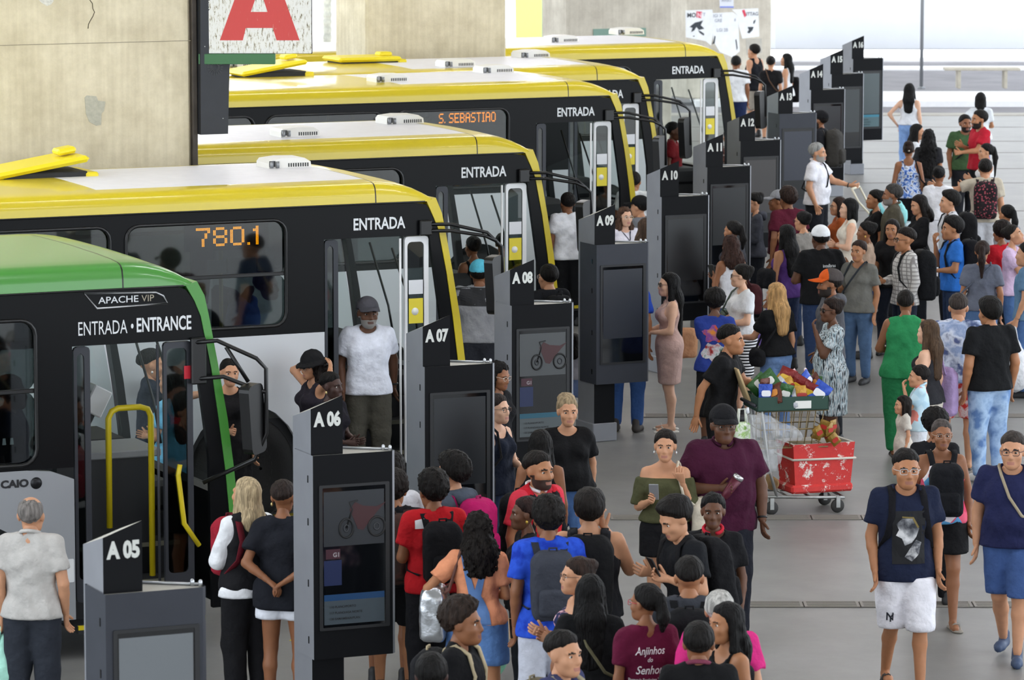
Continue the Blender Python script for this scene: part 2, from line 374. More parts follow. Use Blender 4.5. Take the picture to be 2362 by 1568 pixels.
# steel channels and hanging display boxes
M_STEEL = mat('#4a443f', .6, .4, noise=.2); M_DARK = mat('#2c2e33', .45, .3, noise=.06); M_BLACK = mat('#121214', .25)
def display(pil, label):
    P = pil.location; root = empty('display_box', P + Vector(BU * .0), A_U, label, 'display', 'hanging display boxes on pillars')
    # side profile across the bus lane: x outwards, z
    zt, zb = 5.05, 3.55
    prof = [(.06, zt), (.12, zt + .03), (.38, zt - .3), (.33, 3.3), (.05, 3.3)]
    MB().plate([(x, z) for x, z in prof][::-1], (), -.12, .75).build('housing', M_DARK, root)
    sc = MB(); sc.add([(.386, -.08, zt - .36), (.386, .71, zt - .36), (.337, .71, 3.32), (.337, -.08, 3.32)], [(0, 1, 2, 3)]); sc.build('screen', mat('#08080a', .12), root)
    for z in (4.55, 3.95):
        g = MB()
        for k in range(18):
            a = 2 * PI * k / 18
            for r_ in (.04, .07):
                c, s_ = math.cos(a), math.sin(a); M = Matrix.Translation((.2, -.122, z)) @ Matrix.Rotation(-a, 4, 'Y')
                g.box(r_ - .012, r_ + .012, -.002, .002, -.0035, .0035, M=M)
        o = g.build('speaker_slots', M_BLACK, root); o['kind'] = 'stuff'
    for x, z in ((.1, 4.15), (.3, 4.15), (.28, 3.45), (.18, 4.95)):
        MB().lathe([(.006, 0), (.004, .004)], 8, M=Matrix.Translation((x, -.12, z)) @ Matrix.Rotation(PI / 2, 4, 'X')).build('screw', mat('#c8c8c8', .4, .8), root)
    led = MB()
    for k in range(26):
        for j in range(4):
            if (k * 7 + j * 3) % 5 < 3: led.box(.339 + .0012 * k, .343 + .0012 * k, .02 + j * .03, .035 + j * .03, 3.35 + k * .02, 3.36 + k * .02)
    o = led.build('led_dots', emis('#ff4a14', 2), root); o['kind'] = 'stuff'
    return root
MB().bbox(.0, .05, -.04, .5, 0, 8.6, .005).build('steel_channel', M_STEEL, p1)
MB().bbox(.05, .1, .1, .3, 4.9, 8.6, .005).build('steel_channel', M_STEEL, p1)
display(p1, 'dark display box with speaker slots on the massive stained pillar')
display(p2, 'dark display box on the beige pillar above the yellow buses').scale = (.92, 1, 1.22)
# ------------------------------------------------------------------ hanging sign with the letter A
M_SIGN, N, L, b_ = newmat('sign_paint'); tc = N.new('ShaderNodeTexCoord'); mp = N.new('ShaderNodeMapping'); mp.inputs['Scale'].default_value = (30, 30, 7); L.new(tc.outputs['Object'], mp.inputs[0])
n1 = N.new('ShaderNodeTexNoise'); n1.inputs['Scale'].default_value = 1.6; n1.inputs['Detail'].default_value = 8; n1.inputs['Roughness'].default_value = .75; L.new(mp.outputs[0], n1.inputs['Vector'])
rr = ramp(N, [(.0, '#e9eaea'), (.53, '#e4e4e0'), (.57, '#b9b29c'), (.62, '#4e4636')]); L.new(n1.outputs[0], rr.inputs[0]); L.new(rr.outputs[0], b_.inputs['Base Color']); b_.inputs['Roughness'].default_value = .55
M_RED, N, L, b_ = newmat('sign_red'); tc = N.new('ShaderNodeTexCoord'); mp = N.new('ShaderNodeMapping'); mp.inputs['Scale'].default_value = (30, 30, 7); L.new(tc.outputs['Object'], mp.inputs[0])
n1 = N.new('ShaderNodeTexNoise'); n1.inputs['Scale'].default_value = 1.6; n1.inputs['Detail'].default_value = 8; n1.inputs['Roughness'].default_value = .75; L.new(mp.outputs[0], n1.inputs['Vector'])
rr = ramp(N, [(.0, '#cf4a49'), (.62, '#c94644'), (.66, '#d98b80'), (.71, '#8d5a40')]); L.new(n1.outputs[0], rr.inputs[0]); L.new(rr.outputs[0], b_.inputs['Base Color']); b_.inputs['Roughness'].default_value = .5
YS = 40.15
def sgn(px, py): q = at_y(px, py, YS); return (float(q[0]), float(q[2]))
sg = empty('platform_sign', (0, YS, 0), 0, 'weathered white hanging sign with a big red letter A', 'sign')
x0, z0 = sgn(480, 123); x1, z1 = sgn(717, -190)
MB().plate(rrect(x0, x1, z0, z1, .012, 2), (), 0, .05).build('panel', [M_SIGN], sg)
MB().plate([(x0 - .006, z0 - .004), (x1 + .006, z0 - .004), (x1 + .006, z1), (x0 - .006, z1)], (), .012, .06).build('frame', M_DARK, sg)
A_out = [sgn(*p) for p in ((507, 93), (560, 93), (567, 64.5), (629, 64.5), (638, 93), (691, 93), (632, -70), (566, -70))]
A_in = [sgn(*p) for p in ((578.5, 27.5), (617, 27.5), (598.5, -30))]
MB().plate(A_out, [A_in], -.002, .0).build('letter', M_RED, sg)
gx0, gz1 = sgn(458, 124); gx1, gz0 = sgn(635, 148)
MB().bbox(gx0, gx1, -.02, .06, gz0, gz1, .004).build('bracket', mat('#3f7049', .5), sg)
hx0, _ = sgn(461, 0); hx1, _ = sgn(480, 0)
MB().bbox(hx0, hx1, .0, .08, gz1, 8.6, .004).build('hanger', mat('#5f5550', .6, .3), sg)
# ------------------------------------------------------------------ posters on the far pillar, plate on the third
def poster(pil, pts, m, label, name='poster', off=-.004):
    q = [on_face(pil, x, y) for x, y in pts]; cx = sum(a for a, _ in q) / len(q); cz = sum(c for _, c in q) / len(q)
    mb = MB().plate([(x - cx, z - cz) for x, z in q][::-1], (), off, 0); o = mb.build(name, m)
    o.location = Vector(np.array(pil.location) + BU * cx) + Vector((0, 0, cz)); o.rotation_euler = (0, 0, A_U)
    return tag(o, label, name, 'torn posters on the far pillar' if name == 'poster' else None)
pm = mat('#eef0f2', .8, noise=.04)
P1 = poster(p4, [(1581, 24), (1643, 22), (1648, 60), (1640, 105), (1628, 95), (1582, 86)], pm, 'torn white poster with dark splatter and the letters MONT')
P2 = poster(p4, [(1644, 30), (1690, 28), (1702, 36), (1706, 118), (1690, 132), (1660, 120), (1645, 95)], pm, 'torn white poster with faint grey print, in the middle of the pillar', off=-.006)
P3 = poster(p4, [(1688, 22), (1749, 19), (1751, 84), (1712, 89), (1704, 60), (1702, 36)], pm, 'torn white poster with dark splatter, a red mark and letters along its top')
P4 = poster(p4, [(1658, -30), (1692, -30), (1692, 18), (1660, 18)], mat('#dfe2ea', .7), 'small white notice with a blue stripe, above the posters', 'notice')
P5 = poster(p4, [(1720, 90), (1757, 88), (1758, 122), (1722, 128)], mat('#b9b5ab', .9, noise=.1), 'greyish leftover of a torn poster low on the far pillar')
def mark(root, pil, polys, m, name='print'):
    for poly in polys:
        q = [on_face(pil, x, y) for x, y in poly]; o0 = (np.array(root.location) - np.array(pil.location)); cx = float(o0 @ BU); cz = float(o0[2])
        MB().plate([(x - cx, z - cz) for x, z in q][::-1], (), -.010, -.0075).build(name, m, root)
def words_on(root, pil, s, px, py, size, m, bold=.02):
    o0 = (np.array(root.location) - np.array(pil.location)); cx = float(o0 @ BU); cz = float(o0[2]); x, z = on_face(pil, px, py)
    lettering('lettering', s, size, m, root, lambda a, c: (x - cx + a, -.0105, z - cz + c), bold)
ink = mat('#3c4248', .8); red = mat('#d8465c', .8); blue = mat('#7f8ed8', .8); faint = mat('#a8acb8', .8)
words_on(P1, p4, 'MO', 1585, 40, .095, ink); words_on(P1, p4, 'T', 1621, 37, .07, faint)
mark(P1, p4, [[(1606, 26), (1619, 27), (1617, 42), (1606, 40)]], red)
words_on(P1, p4, 'N', 1608, 40, .1, mat('#f0c0c8', .8), .05)
mark(P1, p4, [[(1590, 62), (1603, 52), (1612, 50), (1621, 47), (1616, 58), (1624, 66), (1612, 69), (1606, 62), (1601, 70), (1594, 74), (1597, 64)]], ink)
mark(P1, p4, [[(1610, 70), (1616, 72), (1624, 78), (1623, 82), (1614, 76)], [(1597, 83), (1602, 82), (1601, 85)]], ink)
words_on(P2, p4, 'IGI X', 1645, 40, .07, faint); words_on(P2, p4, 'GRE', 1648, 51, .07, faint); words_on(P2, p4, 'LGI 2B', 1653, 73, .07, faint); words_on(P2, p4, '8', 1693, 49, .06, faint)
mark(P2, p4, [[(1645, 96), (1648, 82), (1650, 84), (1648, 100), (1642, 102)], [(1696, 92), (1698, 90), (1701, 110), (1699, 116)]], ink)
mark(P3, p4, [[(1711, 24), (1717, 22), (1721, 36), (1717, 40)]], red)
words_on(P3, p4, 'ITTAG', 1721, 36, .075, mat('#7d8088', .8))
mark(P3, p4, [[(1724, 62), (1731, 62), (1738, 62), (1735, 70), (1728, 77), (1723, 75), (1727, 69)], [(1738, 48), (1743, 45), (1740, 54), (1737, 55)]], ink)
mark(P4, p4, [[(1660, 14.5), (1692, 14.5), (1692, 18), (1660, 18)]], blue)
words_on(P4, p4, 'AVISO', 1664, 4, .06, faint)
poster(p3, [(1368, 67), (1489, 64), (1489, 84), (1368, 86)], mat('#7f9d90', .7), 'dull green plate low on the third pillar', 'plate', -.02)
# ------------------------------------------------------------------ street furniture far away
pb = at_z(2125, 205, -.0); lp = empty('lamp_post', pb, 0, 'thin grey lamp post standing at the white kerb', 'post')
MB().tube([(0, 0, 0), (0, 0, 7.5)], .04, 10).build('pole', mat('#8d9094', .5, .5), lp); MB().lathe([(.09, 0), (.09, .03), (.05, .06)], 12).build('base_flange', mat('#8d9094', .5, .5), lp)
q = at_z(2210, 203, 0); q2 = at_z(2312, 200, 0); bn = empty('bench', q, 0, 'pale concrete bench on two legs beside the far road', 'bench')
bm = mat('#b9b2a3', .8, noise=.1); dx = float(q2[0] - q[0]); MB().bbox(-.33, dx + .33, -.25, .25, .41, .47, .01).build('bench_seat', bm, bn)
for x in (0, dx): MB().bbox(x - .04, x + .04, -.2, .2, 0, .41, .01).build('leg', bm, bn)
tp = at_y(755, 92, 113); tr = empty('palm_tree', (tp[0], 113, 0), 0, 'grey ringed palm trunk in the sunlight between two pillars', 'tree')
pr = []
for i in range(60): pr += [(.135 if i % 2 else .12, i * .1), (.135 if i % 2 else .12, i * .1 + .09)]
MB().lathe(pr, 14).build('trunk', mat('#a3a39c', .9, noise=.25, nscale=6), tr)
for k in range(12):
    a = 2 * PI * k / 12; f_ = MB(); pts = [(0, 0, 6)] + [(math.cos(a) * r_ * 1.1, math.sin(a) * r_ * 1.1, 6 + .9 * r_ - .32 * r_ * r_) for r_ in (.6, 1.2, 1.8, 2.4, 3)]
    f_.tube(pts, [.04, .035, .03, .02, .015, .008], 5)
    for i in range(1, 6):
        for s_ in (-1, 1):
            p = Vector(pts[i]); t = Vector((-math.sin(a) * s_, math.cos(a) * s_, -.35)); d = Vector((math.cos(a), math.sin(a), 0)) * .12
            f_.add([p - d, p + d, p + t * .5 + d], [(0, 1, 2)])
    f_.build('frond', mat('#6f9a3c', .7), tr)
# ================================================================== waiting-bay totems
M_TG = mat('#8a8c92', .5, .35, noise=.05, nscale=4); M_TB = mat('#101114', .5, 0, .12, noise=.06, nscale=5); M_TF = mat('#34373f', .5, 0, .3, noise=.07, nscale=5); M_SCR = mat('#0b0d10', .06, spec=.6); M_SILVER = mat('#c9ccd0', .3, .8)
M_NUM = mat('#d5d7d2', .6)
NUMF = {}
def totem(num, px, py, face_px, style):
    """px,py: peak (front right) of the tag"""
    ang = math.radians(style.get('ang', 23)); H_ = 2.43; W, D = .235, .36
    pk = at_z(px, py, H_); M3 = Matrix.Rotation(ang, 4, 'Z'); org = Vector(pk) - M3 @ Vector((W, 0, 0)); org.z = 0
    root = empty('bay_totem', org, ang, style['label'], 'totem', 'bay totems along the platform')
    # local: x along the bus, y away. front face of post at y=0
    mb = MB(); zt = {(0, 0): 2.345, (W, 0): 2.43, (W, D): 2.33, (0, D): 2.25}
    c = [(0, 0), (W, 0), (W, D), (0, D)]; vs_ = [(x, y, .0) for x, y in c] + [(x, y, zt[(x, y)]) for x, y in c]
    mb.add(vs_, [(0, 1, 5, 4)], 1); mb.add(vs_, [(1, 2, 6, 5), (2, 3, 7, 6), (3, 0, 4, 7), (0, 3, 2, 1)], 0); mb.add(vs_, [(4, 5, 6, 7)], 2)
    mb.build('post', [M_TG, M_TB, mat('#b7b3a8', .6)], root)  # side faces greyer than the black front: light from the left put into colour
    MB().bbox(-.02, W + .02, -.02, D + .02, 0, .19, .008).build('plinth', M_TG, root)
    # wedge-shaped screen housing wrapped round the post
    z0, z1 = .60, 2.03; pl = [(-.012, -.07), (.575, -.07), (.60, -.045), (.60, .0), (.585, .02), (.2, .30), (-.012, .30)]
    n = len(pl); hb = MB(); vs_ = [(x, y, z0) for x, y in pl] + [(x, y, z1 - .0) for x, y in pl]
    hb.add(vs_, [(0, 1, n + 1, n)], 1); hb.add(vs_, [(i, (i + 1) % n, (i + 1) % n + n, i + n) for i in range(1, n)], 0); hb.add(vs_, [tuple(range(n))[::-1]], 0)
    hb.add([(x, y, z1 - .01) for x, y in pl], [tuple(range(n))], 2)
    hb.build('housing', [M_TF if style.get('light') else M_TG, M_TF if style.get('light') else M_TB, mat('#a9a79f', .5, .3)], root)
    fr = MB().tube([(.235, .27, z1), (.585, .025, z1)], .008, 6).build('top_rail', M_SILVER, root)
    for x, y in ((.55, .04), (.585, .0)): MB().lathe([(.012, 0), (.012, .03), (.006, .04)], 8, M=Matrix.Translation((x, y, z1 - .01))).build('rail_knob', M_SILVER, root)
    for z in (z0 + .1, z0 + .5, z0 + .93, z1 - .2):
        MB().box(-.016, -.012, .02, .035, z, z + .05).build('latch_slot', M_BLACK, root)
    # screen
    sx0, sx1, sz0, sz1 = .055, .52, .82, 1.80
    MB().plate(rrect(sx0 - .025, sx1 + .03, sz0 - .02, sz1 + .02, .006, 1), [rrect(sx0, sx1, sz0, sz1, .004, 1)], -.078, -.07).build('bezel', mat('#17181b', .5), root)
    scr = MB().box(sx0, sx1, -.073, -.069, sz0, sz1).build('screen', M_SCR, root)
    def pr(name, poly, m, y=-.0745): return MB().plate([(sx0 + u * (sx1 - sx0), sz0 + v * (sz1 - sz0)) for u, v in poly], (), y, y + .001).build(name, m, scr)
    if style.get('list'):
        g = style['list']
        pr('route_strip', [(.02, .19), (.98, .19), (.98, .235), (.02, .235)], mat(style.get('bar', '#17406a'), .3))
        pr('route_list', [(.02, .02), (.98, .02), (.98, .19), (.02, .19)], mat(g, .4))
        for k, s in enumerate(('110 PLANO/PORTO', '117 PLANO/ASA NORTE', '120 SAMAMBAIA/PLAN')):
            lettering('route_line', s, .016, mat('#15181c', .6), scr, lambda a, c, k=k: (sx0 + .05 + a, -.0765, sz0 + .135 - k * .042 + c), .01)
    if style.get('moto'):
        pr('poster_ground', [(.02, .58), (.98, .58), (.98, .97), (.02, .97)], mat(style['moto'], .35), -.0742)
        gx, gz = sx0 + .1, sz0 + .62; tyre = mat('#0d0e10', .6); bodym = mat('#3a1418', .4)
        for cx, rx in ((.075, .05), (.3, .06)):
            ring = MB(); ring.tube([(gx + cx + rx * math.cos(t), -.0765, gz + .07 + .066 * math.sin(t)) for t in np.linspace(0, 2 * PI, 21)[:-1]], .009, 5, closed=True); ring.build('motorbike_wheel', tyre, scr)
            ring = MB(); ring.tube([(gx + cx + rx * .35 * math.cos(t), -.0765, gz + .07 + .024 * math.sin(t)) for t in np.linspace(0, 2 * PI, 13)[:-1]], .006, 4, closed=True); ring.build('motorbike_hub', mat('#3a3c40', .5), scr)
        MB().plate([(gx + .1, gz + .2), (gx + .14, gz + .25), (gx + .2, gz + .22), (gx + .3, gz + .21), (gx + .37, gz + .24), (gx + .3, gz + .17), (gx + .24, gz + .1), (gx + .2, gz + .05), (gx + .16, gz + .06), (gx + .13, gz + .13)], (), -.0765, -.0755).build('motorbike_body', bodym, scr)
        MB().tube([(gx + .075, -.0765, gz + .07), (gx + .12, -.0765, gz + .2), (gx + .1, -.0765, gz + .25), (gx + .16, -.0765, gz + .26)], .006, 5).build('motorbike_fork', tyre, scr)
        pr('red_tag', [(.05, .49), (.28, .49), (.28, .56), (.05, .56)], mat('#3a1020', .4)); lettering('red_tag_letters', 'G1', .03, mat('#9a9296', .5), scr, lambda a, c: (sx0 + .075 + a, -.0768, sz0 + .495 + c), .03)
        pr('blue_area', [(.02, .30), (.30, .30), (.30, .48), (.02, .48)], mat('#10204a', .35))
    if style.get('tint'): pr('dim_picture', [(.02, .25), (.98, .25), (.98, .97), (.02, .97)], mat(style['tint'], .3), -.0742)
    # number
    V, F = text_mesh('A', .045, .62); sz = .092
    lettering('number', 'A ' + num, sz, M_NUM, root, lambda a, c: (.02 + a, -.003, 2.225 + c), .052, .62, width=.2)
    return root
TS = [('05', 327, 1200, {'label': 'bay totem tagged A 05, pale screen, in front of the green bus door', 'light': 1, 'tint': '#6d7276', 'ang': 24}), ('06', 790, 911, {'label': 'bay totem tagged A 06 whose dark screen shows a red motorbike and bus routes', 'list': '#3d4850', 'moto': '#24282d'}), ('07', 1038, 726, {'label': 'bay totem tagged A 07 with a dark screen, beside the man leaving the bus', 'tint': '#1d2024'}), ('08', 1232, 598, {'label': 'bay totem tagged A 08 whose greyish screen shows a motorbike and bus routes', 'list': '#4c5457', 'bar': '#20566a', 'moto': '#45484a'}),
      ('09', 1419, 471, {'label': 'bay totem tagged A 09, grey front, standing clear beside the woman in pink', 'light': 1, 'ang': 26, 'tint': '#22262f'}), ('10', 1566, 371, {'label': 'bay totem tagged A 10 with a black screen, behind the woman in pink', 'tint': '#15171a'}), ('11', 1668, 309, {'label': 'bay totem tagged A 11, between totems A 10 and A 12', 'tint': '#1c2022'}), ('12', 1742, 254, {'label': 'bay totem tagged A 12 with a brownish dim screen', 'tint': '#34302f'}),
      ('13', 1829, 197, {'label': 'bay totem tagged A 13, blue grey front, behind the white haired cart pusher', 'light': 1, 'tint': '#262a38'}), ('14', 1899, 147, {'label': 'bay totem tagged A 14, behind the man in the black cap', 'tint': '#191c20'}), ('15', 1945, 114, {'label': 'bay totem tagged A 15, second from the end of the row', 'tint': '#2c3234'}), ('16', 1993, 82, {'label': 'bay totem tagged A 16 with a lit route list, last of the row', 'tint': '#4a5558', 'list': '#4e6a70', 'bar': '#2f7f96'})]
for n_, x_, y_, s_ in TS: totem(n_, x_, y_, None, s_)

# ================================================================== buses
M_YEL = mat('#d2bc1e', .28, coat=.4, noise=.02, nscale=2); M_YEL2 = mat('#ecd724', .4); M_GREEN = mat('#4a8f3c', .28, coat=.4); M_ROOFW = mat('#e6e5ea', .4, noise=.03)
M_BB = mat('#0d0e10', .3, spec=.16); M_BW = mat('#d3d6da', .3, coat=.3); M_SIL = mat('#9b9ea2', .35, .3); M_RUB = mat('#0c0c0d', .35); M_INT = mat('#55575a', .7); M_INTD = mat('#232427', .7)
M_VENT = mat('#e4e2dc', .45); M_POLE = mat('#d3bd1a', .35); M_GL = glass('#b9c4c4', .62, gl=.10); M_GLC = glass('#eef4f2', .96, gl=.04); M_TYRE = mat('#141414', .8, bump=.3); M_HUB = mat('#8f9194', .4, .6); M_TXT = mat('#dfe2e4', .5); M_SEAT = mat('#2d3c66', .8)
_CACHE = {}
def cached(key, name, parent, fn):
    if key in _CACHE: return link(name, _CACHE[key], parent)
    o = fn(); _CACHE[key] = o.data; return o
def bus(ref, zref, o):
    P = at_z(ref[0], ref[1], zref); root = empty('city_bus', (P[0], P[1], 0), A_U, o['label'], 'bus', 'city buses parked in the bays')
    gb = o['kind'] == 'green'; L_ = -10.6; zb = 2.84 if gb else 2.87; zlow = 1.5 if gb else 1.72; paint = M_GREEN if gb else M_YEL
    fs = -.11 if gb else 0.0                             # front shifts back a little on the green bus
    door = (-.92, .05, 2.42) if gb else (-.91, .13, 2.56); W = 2.5
    front = [(.10 + fs, zb - .03), (.17 + fs, 2.72), (.22 + fs, 2.6), (.30 + fs, 2.2), (.36 + fs, 1.8), (.40 + fs, zlow)]
    wins = []; x = -1.21 if gb else -1.28
    wz = (1.54, 2.64) if gb else (1.80, 2.76)
    while x > L_ + 1.6: wins.append((x - 1.52, x)); x -= 1.67
    key = (gb,)
    holes = [rrect(a, b, *wz, .12, 4) for a, b in wins]
    def side(y0, y1, name, near=True):
        mb = MB()
        fr = front + [(.40 + fs, zlow)][:0]
        if near:
            outer = [(L_, zlow), (door[0], zlow), (door[0], door[2]), (door[1], door[2]), (door[1] + .12, zlow)] + [(a, b) for a, b in front[::-1]] + [(-.1, zb), (L_, zb)]
        else: outer = [(L_, zlow), (-1.12, zlow), (-1.02, 2.62), (.2 + fs, 2.62), (.10 + fs, zb - .03), (-.1, zb), (L_, zb)]
        hs = list(holes)
        mb.plate(outer, hs, y0, y1); return mb.build(name, M_BB, root)
    cached(key + ('near',), 'side_panel', root, lambda: side(0, .05, 'side_panel'))
    cached(key + ('far',), 'far_side_panel', root, lambda: side(W - .05, W, 'far_side_panel', False))
    # lower skirt with wheel arches
    def skirt(y0, y1, name, near=True):
        mb = MB(); pts = [(L_, zlow), (L_, .33)]
        for hx in (-7.7, -1.69 + fs * 0):
            for k in range(13):
                a = PI - PI * k / 12; pts.append((hx + .6 * math.cos(a), .33 + max(0, .78 * math.sin(a))))
        if near: pts += [(door[0], .33), (door[0], zlow - (.09 if gb else 0)), ] + ([(-1.1, zlow - .02), (-1.3, zlow)] if gb else [])
        else: pts += [(.5 + fs, .33), (.47 + fs, 1.2), (-1.12, 1.2), (-1.12, zlow)]
        mb.plate(pts, (), y0, y1); return mb.build(name, M_SIL if gb else M_BW, root)
    cached(key + ('sk',), 'skirt', root, lambda: skirt(-.004, .05, 'skirt')); cached(key + ('sk2',), 'far_skirt', root, lambda: skirt(W - .05, W + .004, 'far_skirt', False))
    # front corner beside the door
    cached(key + ('fc',), 'front_corner', root, lambda: MB().plate([(door[1] + .14, .33), (.5 + fs, .33), (.5 + fs, .9), (.42 + fs, zlow), (door[1] + .12, zlow)], (), 0, .05).build('front_corner', M_BB, root))
    st_in = [(.10 + fs, zb), (.17 + fs, 2.72), (.22 + fs, 2.6), (.30 + fs, 2.2), (.36 + fs, 1.8), (.41 + fs, 1.4), (.45 + fs, .95), (.46 + fs, .5)]
    st_out = [(.19 + fs, zb + .03), (.25 + fs, 2.76), (.285 + fs, 2.6), (.36 + fs, 2.2), (.43 + fs, 1.8), (.48 + fs, 1.4), (.52 + fs, .95), (.53 + fs, .5)]
    cached(key + ('fp',), 'front_pillar', root, lambda: MB().plate(st_in[::-1] + st_out, (), -.012, .1).build('front_pillar', paint, root))
    cached(key + ('fp2',), 'front_pillar', root, lambda: MB().plate(st_in[::-1] + st_out, (), W - .1, W + .01).build('front_pillar', M_BB, root))
    # roof shell
    wx0, wx1 = o.get('white', (-2.98, -.41))
    def roof():
        sx = sorted(set([L_, wx0, wx1, wx1 + .012] + list(np.linspace(L_, -.45, 12)) + [-.38, -.3, -.2, -.1, 0, .07, .12, .16, .185, .2])); sx = [a for a in sx]
        prof = [(0, 0), (.004, .07), (.02, .14), (.055, .175), (.12, .19), (.28, .2), (.6, .208), (1.25, .214), (1.9, .208), (2.22, .2), (2.38, .19), (2.445, .175), (2.48, .14), (2.496, .07), (2.5, 0)]
        vs_ = []; F = []; mi = []
        def drop(a): 
            t = max(0, (a + .45) / .65); return 1 - t ** 2.6
        for a in sx:
            d = drop(a); t = max(0, (a + .45) / .70)
            for y, z in prof:
                yy = y + (1.25 - y) * .0 * t; vs_.append((a + fs, -.012 + yy * 1.0096, zb + z * max(d, 0.0)))
        n = len(prof)
        for i in range(len(sx) - 1):
            for j in range(n - 1):
                F.append((i * n + j, (i + 1) * n + j, (i + 1) * n + j + 1, i * n + j + 1)); mid = (sx[i] + sx[i + 1]) / 2
                mi.append(1 if (wx0 < mid < wx1 and 5 <= j <= 8 and not gb) else (2 if wx1 < mid < wx1 + .012 else 0))
        me = bpy.data.meshes.new('roof'); me.from_pydata(vs_, [], F); me.polygons.foreach_set('material_index', mi); me.polygons.foreach_set('use_smooth', [True] * len(F))
        for m in (paint, M_ROOFW, M_RUB): me.materials.append(m)
        return link('roof', me, root)
    cached(key + ('roof', wx0, wx1), 'roof', root, roof)
    cached(key + ('brow',), 'front_brow', root, lambda: MB().plate([(.02 + fs, zb - .02), (.19 + fs, zb + .03), (.25 + fs, 2.76), (.10 + fs, 2.7)], (), .1, W - .1).build('front_brow', paint, root))
    cached(key + ('seam',), 'drip_seam', root, lambda: MB().tube([(L_, -.016, zb + .0), (-.45, -.016, zb), (.08 + fs, -.016, zb)], .008, 5).build('drip_seam', M_RUB, root))
    # windows: rubber ring, panes, mid bar
    for i, (a, b) in enumerate(wins):
        def ring(y, a=a, b=b): return MB().tube([(x_, y, z_) for x_, z_ in rrect(a, b, *wz, .12, 4)], .017, 6, closed=True)
        w_ = cached(key + ('ring', i), 'window_frame', root, lambda: ring(-.004).build('window_frame', M_RUB, root))
        bar = 2.1 if gb else 2.27
        cached(key + ('bar', i), 'window_bar', w_, lambda: MB().bbox(a, b, .005, .04, bar - .016, bar + .016, .004).build('window_bar', M_RUB, w_))
        cached(key + ('up', i), 'pane', w_, lambda: MB().plate(rrect(a, b, bar, wz[1], .1, 4), (), .02, .026).build('pane', M_GL, w_))
        cached(key + ('lo', i), 'pane', w_, lambda: MB().plate(rrect(a, b, wz[0], bar, .1, 4), (), .026, .032).build('pane', M_GL, w_))
        cached(key + ('fpane', i), 'far_pane', root, lambda: MB().plate(rrect(a, b, *wz, .1, 4), (), W - .03, W - .024).build('far_pane', M_GLC, root))
    cached(key + ('dw',), 'driver_window', root, lambda: MB().plate([(-1.1, 1.2), (.44 + fs, 1.2), (.2 + fs, 2.62), (-1.02, 2.62)], (), W - .03, W - .024).build('driver_window', M_GLC, root))
    # windscreen and front
    cached(key + ('ws',), 'windscreen', root, lambda: MB().add([(.17 + fs, .1, 2.72), (.44 + fs, .1, 1.2), (.49 + fs, W / 2, 1.2), (.22 + fs, W / 2, 2.72), (.44 + fs, W - .1, 1.2), (.17 + fs, W - .1, 2.72)], [(0, 1, 2, 3), (3, 2, 4, 5)], 0, True).build('windscreen', M_GLC, root))
    cached(key + ('frp',), 'front_panel', root, lambda: MB().box(.36 + fs, .5 + fs, .1, W - .1, .35, 1.2).build('front_panel', M_BB, root))
    cached(key + ('wip',), 'wiper', root, lambda: MB().tube([(.5 + fs, 1.0, 1.36), (.46 + fs, 1.15, 1.7), (.33 + fs, 1.35, 2.3)], .012, 5).build('wiper', M_RUB, root))
    cached(key + ('wip2',), 'wiper', root, lambda: MB().tube([(.5 + fs, 1.7, 1.36), (.46 + fs, 1.75, 1.7), (.33 + fs, 1.9, 2.3)], .012, 5).build('wiper', M_RUB, root))
    # interior
    cached(key + ('fl',), 'interior_floor', root, lambda: MB().box(L_ + .1, -.95, .06, W - .06, .3, .95).box(-.95, .36 + fs, .9, W - .06, .3, .95).build('interior_floor', M_INTD, root))
    cached(key + ('cl',), 'interior_ceiling', root, lambda: MB().box(L_ + .1, .0 + fs, .08, W - .08, 2.78, 2.8).build('interior_ceiling', M_INT, root))
    for k, (ya, za) in enumerate(((.06, .26), (.34, .52), (.62, .76))):
        s_ = cached(key + ('step', k), 'entry_step', root, lambda: MB().box(-.88, .26 + fs, ya, ya + .32, .2, za).build('entry_step', M_INTD, root))
        cached(key + ('edge', k), 'step_edge', s_, lambda: MB().box(-.88, .26 + fs, ya - .004, ya + .02, za - .03, za + .004).build('step_edge', mat('#8a8878', .5, .4) if k else M_POLE, s_))
    dk = MB(); dk.bbox(-.2 + fs, .34 + fs, .95, W - .1, .95, 1.18, .04); dk.bbox(-.25 + fs, .2 + fs, 1.5, W - .2, 1.18, 1.45, .06)
    d_ = cached(key + ('dash',), 'dashboard', root, lambda: dk.build('dashboard', M_INTD, root))
    sw = MB(); M = Matrix.Translation((-.35 + fs, 1.85, 1.5)) @ Matrix.Rotation(math.radians(-35), 4, 'Y')
    sw.tube([M @ Vector((.22 * math.cos(t), .22 * math.sin(t), 0)) for t in np.linspace(0, 2 * PI, 25)[:-1]], .016, 6, closed=True); sw.tube([M @ Vector((-.2, 0, 0)), M @ Vector((.2, 0, 0))], .014, 5); sw.tube([M @ Vector((0, 0, 0)), M @ Vector((.05, 0, -.3))], .03, 6)
    cached(key + ('sw',), 'steering_wheel', d_, lambda: sw.build('steering_wheel', M_RUB, d_))
    ds = MB(); ds.bbox(-1.15, -.7, 1.55, 2.05, 1.2, 1.34, .03); ds.bbox(-1.25, -1.12, 1.55, 2.05, 1.3, 1.95, .04); ds.bbox(-1.05, -.8, 1.65, 1.95, .95, 1.2, .02)
    cached(key + ('ds',), 'driver_seat', root, lambda: ds.build('driver_seat', mat('#34445e', .8), root))
